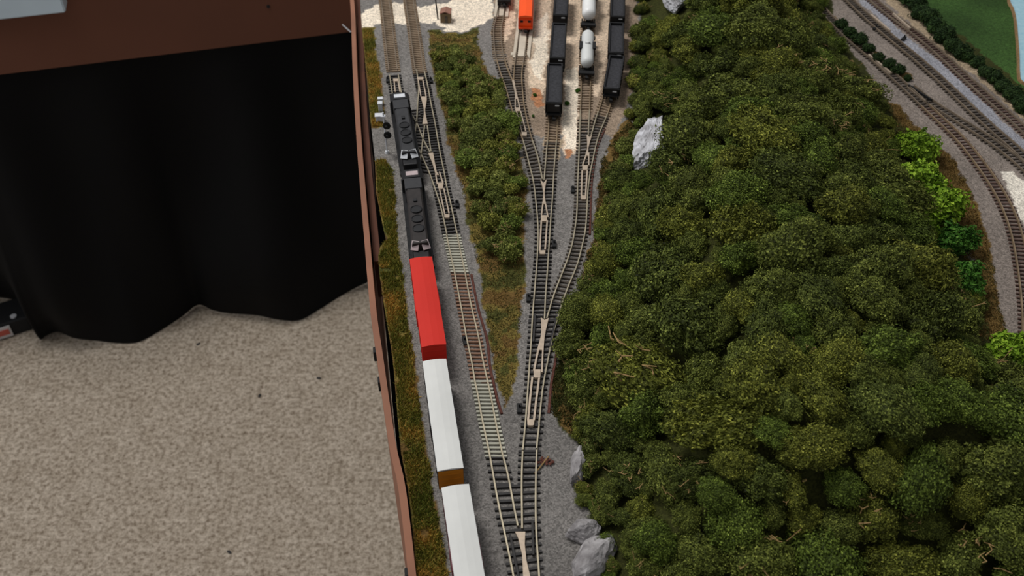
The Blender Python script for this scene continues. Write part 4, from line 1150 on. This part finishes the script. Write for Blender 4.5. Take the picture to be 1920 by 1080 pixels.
rock('rock', 1082, 880, (0.0060, 0.014, 0.009), -0.15, M['rock_dark'], 'narrow grey boulder half under the bushes above the wedge shaped one', 17, 0.0, 4)

# ------------------------------------------------------------------ foliage
def foliage_mesh(name, seed, R=1.0, flakes=5200, fs=0.045, squash=0.85, lumps=34, amp=0.30, core_sub=4, ragged=0.16, stretch=(1, 1)):
    """A bushy clump: a lumpy core plus thousands of small folded leaves over it. Unit size; scaled per bush."""
    r = np.random.default_rng(seed)
    Ld = r.normal(size=(lumps, 3)); Ld[:, 2] = np.abs(Ld[:, 2]) * 0.9 - 0.1; Ld /= np.linalg.norm(Ld, axis=1)[:, None]
    la = r.uniform(0.5, 1.0, lumps); ls = r.uniform(0.13, 0.34, lumps)
    big = r.normal(size=(5, 3)); big /= np.linalg.norm(big, axis=1)[:, None]; ba = r.uniform(-0.30, 0.34, 5)
    def rad(d):
        ang = np.arccos(np.clip(d @ Ld.T, -1, 1))
        b = (np.exp(-(ang / ls) ** 2) * la).max(1)
        g = (np.clip(d @ big.T, 0, 1) ** 2 * ba).sum(1)
        return (1 - amp) + amp * b + g
    bm = bmesh.new(); bmesh.ops.create_icosphere(bm, subdivisions=core_sub, radius=1.0)
    cv = np.array([v.co[:] for v in bm.verts]); cf = np.array([[v.index for v in f.verts] for f in bm.faces]); bm.free()
    cr = rad(cv); core = cv * (cr * 0.93)[:, None]
    d = r.normal(size=(flakes, 3)); d[:, 2] = np.where(d[:, 2] < -0.35 * np.abs(r.normal(size=flakes)), -d[:, 2], d[:, 2]); d /= np.linalg.norm(d, axis=1)[:, None]
    rr = rad(d) * (0.94 + ragged * r.random(flakes) ** 2 * 1.6)
    c = d * rr[:, None]
    nrm = d + r.normal(size=(flakes, 3)) * 0.7; nrm /= np.linalg.norm(nrm, axis=1)[:, None]
    t = np.cross(nrm, r.normal(size=(flakes, 3))); t /= np.linalg.norm(t, axis=1)[:, None]
    bt = np.cross(nrm, t)
    s = fs * r.uniform(0.6, 1.35, flakes)[:, None]
    v0 = c - t * s; v1 = c + bt * s * 0.6 + nrm * s * 0.35; v2 = c + t * s; v3 = c - bt * s * 0.6 + nrm * s * 0.35
    fl = np.stack([v0, v1, v2, v3], 1).reshape(-1, 3)
    co = np.concatenate([core, fl]); co[:, 2] *= squash; co[:, 0] *= stretch[0]; co[:, 1] *= stretch[1]
    co *= R
    nb = len(core); k = np.arange(flakes) * 4 + nb
    f2 = np.concatenate([np.stack([k, k + 1, k + 2], 1), np.stack([k, k + 2, k + 3], 1)])
    F = np.concatenate([cf, f2])
    me = bpy.data.meshes.new(name)
    me.vertices.add(len(co)); me.vertices.foreach_set('co', co.ravel())
    me.loops.add(len(F) * 3); me.loops.foreach_set('vertex_index', F.ravel())
    me.polygons.add(len(F)); me.polygons.foreach_set('loop_start', np.arange(len(F)) * 3)
    me.update()
    # leaf tone (a property of each leaf): varies leaf by leaf and lump by lump
    tone = np.zeros(len(co)); which = np.argmax(np.exp(-(np.arccos(np.clip(d @ Ld.T, -1, 1)) / ls) ** 2) * la, 1)
    lt = r.uniform(-0.14, 0.14, lumps)
    tf = np.clip(0.48 + lt[which] + r.normal(size=flakes) * 0.17, 0, 1)
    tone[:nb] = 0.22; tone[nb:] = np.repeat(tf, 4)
    a = me.attributes.new('leaf', 'FLOAT', 'POINT'); a.data.foreach_set('value', tone)
    return me

def twig_mesh(name, seed, R=1.0, n=6):
    r = random.Random(seed); mb = MB()
    for k in range(n):
        a = r.uniform(0, 6.28); el = r.uniform(0.3, 1.2); p = Vector((math.cos(a) * math.cos(el), math.sin(a) * math.cos(el), math.sin(el) * 0.85)) * 0.85
        for s in range(3):
            q = p + Vector((r.uniform(-.22, .22), r.uniform(-.22, .22), r.uniform(0.02, .14)))
            mb.tube(p * R, q * R, 0.020, 0.014, 5); p = q
            if s == 1:
                mb.tube(q * R, (q + Vector((r.uniform(-.2, .2), r.uniform(-.2, .2), .06))) * R, 0.014, 0.009, 5)
    me = bpy.data.meshes.new(name); mb.bm.to_mesh(me); mb.bm.free(); me.materials.append(M['twig'])
    return me

FM = {}
def fset(key, n, **k):
    FM[key] = []
    for i in range(n):
        me = foliage_mesh(key + '_foliage', 100 + i * 7 + len(FM) * 50, **k); me.materials.append(LM[key]); FM[key].append(me)
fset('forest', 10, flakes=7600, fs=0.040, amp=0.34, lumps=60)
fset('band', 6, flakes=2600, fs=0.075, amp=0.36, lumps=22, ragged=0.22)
fset('bright', 3, flakes=1500, fs=0.095, amp=0.36, lumps=20, ragged=0.18)
fset('emerald', 2, flakes=1700, fs=0.085, amp=0.36, lumps=20, ragged=0.18)
fset('hedge', 3, flakes=1800, fs=0.08, amp=0.34, lumps=16)
TW = [twig_mesh('twigs', 40 + i) for i in range(4)]

TINTS = {'dark olive': (0.72, 0.76, 0.74), 'olive': (1.0, 1.0, 1.0), 'yellowish olive': (1.22, 1.12, 0.92), 'mossy green': (0.86, 1.02, 0.80)}
def bush(key, x, y, z, r, label, cat, group, name, twig=0.0, sx=1.0, rnd=random, tint=None):
    o = bpy.data.objects.new(name, rnd.choice(FM[key])); COL.objects.link(o)
    o.location = (x, y, z); o.scale = (r * sx, r / math.sqrt(sx), r * rnd.uniform(0.85, 1.1))
    o.rotation_euler = (rnd.uniform(-.12, .12), rnd.uniform(-.12, .12), rnd.uniform(0, 6.28))
    k = rnd.uniform(0.9, 1.1); t = TINTS[tint] if tint else (1, 1, 1)
    o.color = (t[0] * k, t[1] * k, t[2] * k, 1)
    tag(o, label, cat, group)
    if rnd.random() < twig:
        t = bpy.data.objects.new('twigs', rnd.choice(TW)); COL.objects.link(t); t.parent = o; t['label'] = 'bare tan twigs'
    return o

def pix(p):
    Z = p.y * CP + (RAIL + CAMH - p.z) * SP
    return 960 + FPX * p.x / Z, 540 + FPX * ((RAIL + CAMH - p.z) * CP - p.y * SP) / Z

ROWS = [(60, 'level with the smooth rock'), (130, 'level with the grey tank car'), (200, 'level with the askew gondola car'), (270, 'level with the large craggy rock'), (340, 'just below the large craggy rock'), (410, 'level with the widest bright tree'),
        (480, 'level with the upper emerald tree'), (550, 'level with the lower emerald tree'), (630, 'level with the yard track fork'), (710, 'level with the lone bright tree'), (800, 'level with the long turnout toe'),
        (880, 'level with the red brown litter'), (960, 'level with the narrow boulder'), (1030, 'level with the wedge shaped boulder'), (9999, 'along the bottom edge')]
def place_name(x, y):
    """where on the hill a pixel is, in words that name something one can find"""
    row = next(t for k, t in ROWS if y < k)
    L = np.interp(y, [0, 150, 300, 450, 600, 800, 1080], [1200, 1190, 1150, 1120, 1065, 1095, 1120])
    Rr = np.interp(y, [0, 100, 250, 400, 600, 760, 1080], [1550, 1620, 1700, 1760, 1850, 1930, 2060])
    t = (x - L) / (Rr - L)
    c = ['at the hill foot', 'on the yard slope', 'on the yard crest', 'on the middle crest', 'on the far crest', 'on the far slope'][min(5, max(0, int(t * 6)))]
    return row + ' ' + c

# forest: scattered over the hill, never over the rocks
rr = random.Random(5)
forest = []
hx = [p[0] for p in hill_w]; hy = [p[1] for p in hill_w]
rocks = [(P(1213, 280), 0.030), (P(1206, 305), 0.026), (P(1222, 255), 0.022), (P(1258, 30), 0.030), (P(1097, 1000), 0.022), (P(1100, 1065), 0.024), (P(1082, 880), 0.018), (P(1256, 10), 0.028)]
BRIGHT = [(1716, 272, 40), (1728, 330, 42), (1752, 388, 50), (1792, 448, 50), (1796, 512, 52), (1886, 640, 56), (1930, 680, 40)]
bw_ = [(P(x, y), q / 2500.0) for x, y, q in BRIGHT]
trees = []
def scatter(n, rlo, rhi, fac, ymax, fill=False):
    tries = 0; done = 0
    while tries < 14000 and done < n:
        tries += 1
        x, y = rr.uniform(min(hx), max(hx)), rr.uniform(max(0.25, min(hy)), min(1.32, max(hy)))
        if not inpoly(np.array([x]), np.array([y]), hill_w)[0]: continue
        ed = float(segdist(np.array([x]), np.array([y]), hill_w)[0])
        r = rr.uniform(rlo, rhi) * (1.0 if ed > 0.03 else 0.62)
        if any((x - p.x) ** 2 + (y - p.y) ** 2 < (q + r * 0.55) ** 2 for p, q in rocks): continue
        if any((x - p.x) ** 2 + (y - p.y) ** 2 < (q * 1.3 + r * 0.7) ** 2 for p, q in bw_): continue
        if any((x - a) ** 2 + (y - b) ** 2 < ((r + c) * fac) ** 2 for a, b, c in forest): continue
        z = gz(x, y) + r * (0.30 if not fill else 0.55) + (rr.uniform(-0.002, 0.006) if not fill else 0)
        u, v = pix(Vector((x, y, z)))
        if u > 2040 or v > 1200 or v < -120: continue
        forest.append((x, y, r)); done += 1
        trees.append([u, v, x, y, z, r, ed, fill])
scatter(250, 0.0165, 0.029, 0.64, 1)
scatter(300 - len(forest), 0.011, 0.016, 0.56, 1)
nbig = len(forest)
scatter(200, 0.009, 0.0145, 0.53, 1, True)
names = {}
for tr in trees:
    u, v, x, y, z, r, ed, fill = tr
    tint = rr.choice(['dark olive', 'olive', 'olive', 'yellowish olive', 'mossy green'])
    size = 'little' if fill else ('large' if r > 0.024 else ('medium' if r > 0.018 else 'small'))
    lab = size + ' ' + tint + (' shrub ' if fill else ' tree ') + place_name(u, v)
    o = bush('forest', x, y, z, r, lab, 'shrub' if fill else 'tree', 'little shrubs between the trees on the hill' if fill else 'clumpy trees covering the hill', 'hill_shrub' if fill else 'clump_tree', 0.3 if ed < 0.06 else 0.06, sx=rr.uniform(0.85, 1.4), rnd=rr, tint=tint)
    names.setdefault(lab, []).append((v, o))
ORD = 'first second third fourth fifth sixth seventh eighth ninth tenth eleventh twelfth thirteenth fourteenth fifteenth sixteenth seventeenth eighteenth nineteenth twentieth last'.split()
def tell_apart(names):
    for lab, l in names.items():
        if len(l) > 1:
            l.sort(key=lambda q: q[0])
            words = {2: ['upper', 'lower'], 3: ['upper', 'middle', 'lower']}.get(len(l), ORD)
            for i, (v, o) in enumerate(l):
                o['label'] = words[i] + ' ' + lab + (' downwards' if len(l) > 3 and len((lab).split()) < 14 else '')
tell_apart(names)

# hand placed trees beyond the hill
def hand(key, x, y, rpx, lab, group, name='tree', cat='tree', twig=0.1, sx=1.0, tint=None):
    s = FPX * 1.0 / (P(x, y).y * CP + CAMH * SP)
    r = rpx / s
    p = P(x, y, r * 0.5)
    return bush(key, p.x, p.y, gz(p.x, p.y) + r * 0.42, r, lab, cat, group, name, twig, sx, rnd=rr, tint=tint)
hand('bright', 1716, 272, 42, 'yellow green tree at the top of the bright row beyond the hill', 'bright green trees beyond the hill')
hand('bright', 1728, 330, 44, 'yellow green tree, second of the bright row beyond the hill', 'bright green trees beyond the hill')
hand('bright', 1752, 392, 54, 'yellow green tree, third and widest of the bright row beyond the hill', 'bright green trees beyond the hill')
hand('bright', 1742, 440, 30, 'small yellow green tree tucked below the widest bright one', 'bright green trees beyond the hill')
hand('emerald', 1794, 452, 48, 'emerald green tree directly below the yellow green row', 'emerald trees beyond the hill')
hand('emerald', 1796, 518, 54, 'emerald green tree, lower of the emerald pair', 'emerald trees beyond the hill')
hand('bright', 1886, 648, 58, 'yellow green tree standing alone where the curved track leaves the picture', 'bright green trees beyond the hill')
hand('bright', 1930, 690, 44, 'yellow green tree beside the lone bright one, cut by the picture edge', 'bright green trees beyond the hill')
# hedge along the field
i = 0
for t in np.linspace(0, 1, 21):
    x = np.interp(t, [0, .3, .6, 1], [1685, 1752, 1832, 1955]); y = np.interp(t, [0, .3, .6, 1], [-30, 44, 116, 226])
    hand('hedge', x + rr.uniform(-6, 6), y + rr.uniform(-5, 5), rr.uniform(16, 25), ORD[i] + ' dark hedge bush from the top edge, beside the green field', 'hedge bushes beside the green field', 'hedge_bush', 'bush', 0); i += 1
for k, (x, y, r_) in enumerate(((1578, 42, 13), (1594, 56, 14), (1612, 70, 16), (1630, 86, 13), (1650, 103, 14), (1668, 116, 14), (1686, 128, 14), (1704, 142, 9))):
    hand('hedge', x, y, r_, ORD[k] + ' low dark bush from the top on the strip between the diagonal tracks', 'low bushes between the diagonal tracks', 'low_bush', 'bush', 0)
for k, (x, y, r_, w) in enumerate(((1003, 174, 4, 'beside the first black hopper car, on the gravel'), (1083, 165, 5, 'beside the tank car track on the pale gravel'), (1063, 190, 5, 'beside the end of the black hopper cars'), (999, 213, 4, 'beside the turnout of the concrete pads'), (1100, 1028, 9, 'between the boulders and the joining turnout'))):
    hand('emerald', x, y, r_, 'tiny green weed ' + w, 'tiny green weeds', 'weed', 'weed', 0)

# middle bush band between the two left tracks and the yard
BAND = [(808, 84), (835, 96), (862, 92), (885, 110), (905, 138), (945, 170), (955, 205), (972, 240), (978, 290), (982, 335), (978, 380), (988, 420), (985, 460), (965, 500), (940, 512), (915, 500), (900, 460), (890, 420), (880, 370), (865, 320), (850, 270), (832, 200), (815, 140)]
bw = [(P(x, y, GROUND).x, P(x, y, GROUND).y) for x, y in BAND]
bl = []; bn = {}
tries = 0
while tries < 6000 and len(bl) < 90:
    tries += 1
    x, y = rr.uniform(min(p[0] for p in bw), max(p[0] for p in bw)), rr.uniform(min(p[1] for p in bw), max(p[1] for p in bw))
    if not inpoly(np.array([x]), np.array([y]), bw)[0]: continue
    ed = float(segdist(np.array([x]), np.array([y]), bw)[0])
    r = rr.uniform(0.0075, 0.0130)
    if ed < r * 0.6: continue
    if any((x - a) ** 2 + (y - b) ** 2 < ((r + c) * 0.66) ** 2 for a, b, c in bl): continue
    bl.append((x, y, r)); u, v = pix(Vector((x, y, RAIL)))
    where = 'at the upper tip of the middle band' if v < 140 else ('in the band beside the double crossover' if v < 240 else ('in the band beside the second locomotive' if v < 360 else ('in the band beside the hopper track fork' if v < 440 else 'at the lower tip of the middle band')))
    side = float(np.interp(v, [80, 200, 300, 400, 500], [850, 890, 915, 935, 945]))
    where2 = ', crossover side' if u < side - 12 else (', yard side' if u > side + 12 else ', central')
    tint = rr.choice(['olive', 'olive', 'yellowish olive', 'mossy green', 'dark olive']); lab = ('large ' if r > .0108 else 'small ') + tint + ' bush ' + where + where2
    o = bush('band', x, y, RAIL + GROUND + r * 0.55, r, lab, 'bush', 'olive bushes between the crossover and the yard', 'bush', 0.5, rnd=rr, sx=rr.uniform(0.85, 1.3), tint=tint)
    bn.setdefault(lab, []).append((v, o))
tell_apart(bn)

# low leafy fringe bushes at the foot of the hill
fn_ = {}
FR = [(1192, 75), (1198, 40), (1204, 0), (1190, 105), (1192, 140), (1186, 172), (1182, 200), (1196, 215), (1190, 238), (1168, 262), (1178, 290), (1160, 300), (1150, 335), (1142, 365), (1136, 395), (1130, 425), (1120, 455), (1112, 490), (1100, 520), (1090, 548), (1078, 578),
      (1072, 606), (1068, 636), (1070, 664), (1084, 690), (1088, 720), (1092, 752), (1098, 786), (1106, 820), (1112, 850), (1096, 900), (1100, 925), (1094, 860), (1112, 930), (1128, 950), (1140, 1010), (1148, 1050), (1140, 1078), (1066, 620), (1096, 560), (1110, 525), (1128, 470)]
for k, (x, y) in enumerate(FR):
    tint = rr.choice(list(TINTS)); lab = ('small ' if k % 2 else 'medium ') + tint + ' leafy bush ' + place_name(x, y)
    o = hand('band' if y < 900 else 'forest', x + rr.uniform(-3, 5), y + 10, rr.uniform(15, 21 if k % 2 else 26) * (0.75 if y < 250 else 1.05), lab, 'leafy bushes along the foot of the hill', 'bush', 'bush', 0.6, tint=tint)
    fn_.setdefault(lab, []).append((y, o))
tell_apart(fn_)

# ------------------------------------------------------------------ static grass
def grass(name, poly, n, hgt, label, cols, seed, zf=None):
    r = np.random.default_rng(seed)
    wp = [(P(x, y, GROUND).x, P(x, y, GROUND).y) for x, y in poly]
    a = np.array(wp); lo, hi = a.min(0), a.max(0)
    X = r.uniform(lo[0], hi[0], n * 6); Y = r.uniform(lo[1], hi[1], n * 6)
    ex = np.interp(Y, EY, EX)
    k = inpoly(X + vnoise(X, Y, 150, seed) * 0.004, Y + vnoise(X, Y, 150, seed + 1) * 0.004, wp) & (X > ex + 0.0012) & (vnoise(X, Y, 110, 77) > -0.38); X, Y = X[k][:n], Y[k][:n]; n = len(X)
    Z = RAIL + GROUND + hill_h(X, Y) - 0.0004
    an = r.uniform(0, 6.283, n); w = 0.00042; hh = hgt * r.uniform(0.5, 1.2, n)
    le = r.normal(size=(n, 2)) * hgt * 0.45
    dx, dy = np.cos(an) * w, np.sin(an) * w
    v0 = np.stack([X - dx, Y - dy, Z], 1); v1 = np.stack([X + dx, Y + dy, Z], 1)
    v2 = np.stack([X + le[:, 0], Y + le[:, 1], Z + hh], 1)
    co = np.stack([v0, v1, v2], 1).reshape(-1, 3)
    me = bpy.data.meshes.new(name); me.vertices.add(3 * n); me.vertices.foreach_set('co', co.ravel())
    me.loops.add(3 * n); me.loops.foreach_set('vertex_index', np.arange(3 * n)); me.polygons.add(n); me.polygons.foreach_set('loop_start', np.arange(n) * 3); me.update()
    t = np.clip(0.45 + vnoise(X, Y, 75, seed + 5) * 0.75 + vnoise(X, Y, 22, seed + 6) * 0.45 + r.normal(size=n) * 0.22, 0, 1)
    at = me.attributes.new('leaf', 'FLOAT', 'POINT'); at.data.foreach_set('value', np.repeat(t, 3))
    me.materials.append(leaf_mat(name + '_fibre', *cols, hue=0.0, bright=0.0))
    o = bpy.data.objects.new(name, me); COL.objects.link(o)
    tag(o, label, 'grass', kind='stuff')
VC = ((88, 96, 32), (134, 124, 48), (196, 148, 70))
grass('grass', [(600, 298), (724, 300), (738, 330), (742, 400), (744, 440), (752, 480), (758, 550), (768, 620), (776, 680), (783, 740), (793, 800), (802, 870), (814, 940), (826, 1000), (838, 1080), (850, 1200), (600, 1200)], 42000, 0.0026, 'green and orange brown static grass along the verge beside the train', VC, 51)
grass('grass', [(600, 54), (698, 54), (704, 100), (712, 140), (717, 180), (716, 236), (600, 238)], 9000, 0.0022, 'green and orange static grass on the upper verge beside the relay boxes', VC, 61)
grass('grass', [(802, 56), (850, 64), (896, 56), (898, 80), (905, 110), (935, 180), (962, 260), (988, 330), (984, 400), (982, 480), (984, 530), (976, 600), (970, 650), (966, 700), (958, 745), (946, 764), (936, 730), (922, 660), (906, 560), (898, 500), (880, 430), (866, 350), (842, 270), (822, 170), (806, 100)],
      30000, 0.0012, 'short olive and brown grass under and below the bush band', ((62, 70, 28), (100, 90, 44), (140, 108, 58)), 71)
grass('grass', [(1030, 760), (1036, 700), (1052, 650), (1080, 560), (1096, 490), (1112, 440), (1120, 370), (1128, 300), (1150, 258), (1190, 215), (1200, 300), (1160, 480), (1110, 640), (1120, 780), (1095, 835), (1060, 806)], 24000, 0.0016, 'olive and rusty grass fringe along the foot of the wooded hill', ((50, 58, 22), (84, 78, 36), (128, 92, 50)), 81)
grass('grass', [(1660, 185), (1690, 200), (1712, 232), (1745, 262), (1790, 300), (1815, 345), (1840, 410), (1856, 470), (1870, 540), (1880, 600), (1896, 640), (1840, 640), (1800, 500), (1740, 380), (1680, 250)], 16000, 0.0016, 'rusty orange grass strip between the bright trees and the curved track', ((62, 66, 30), (104, 86, 44), (128, 98, 56)), 91)
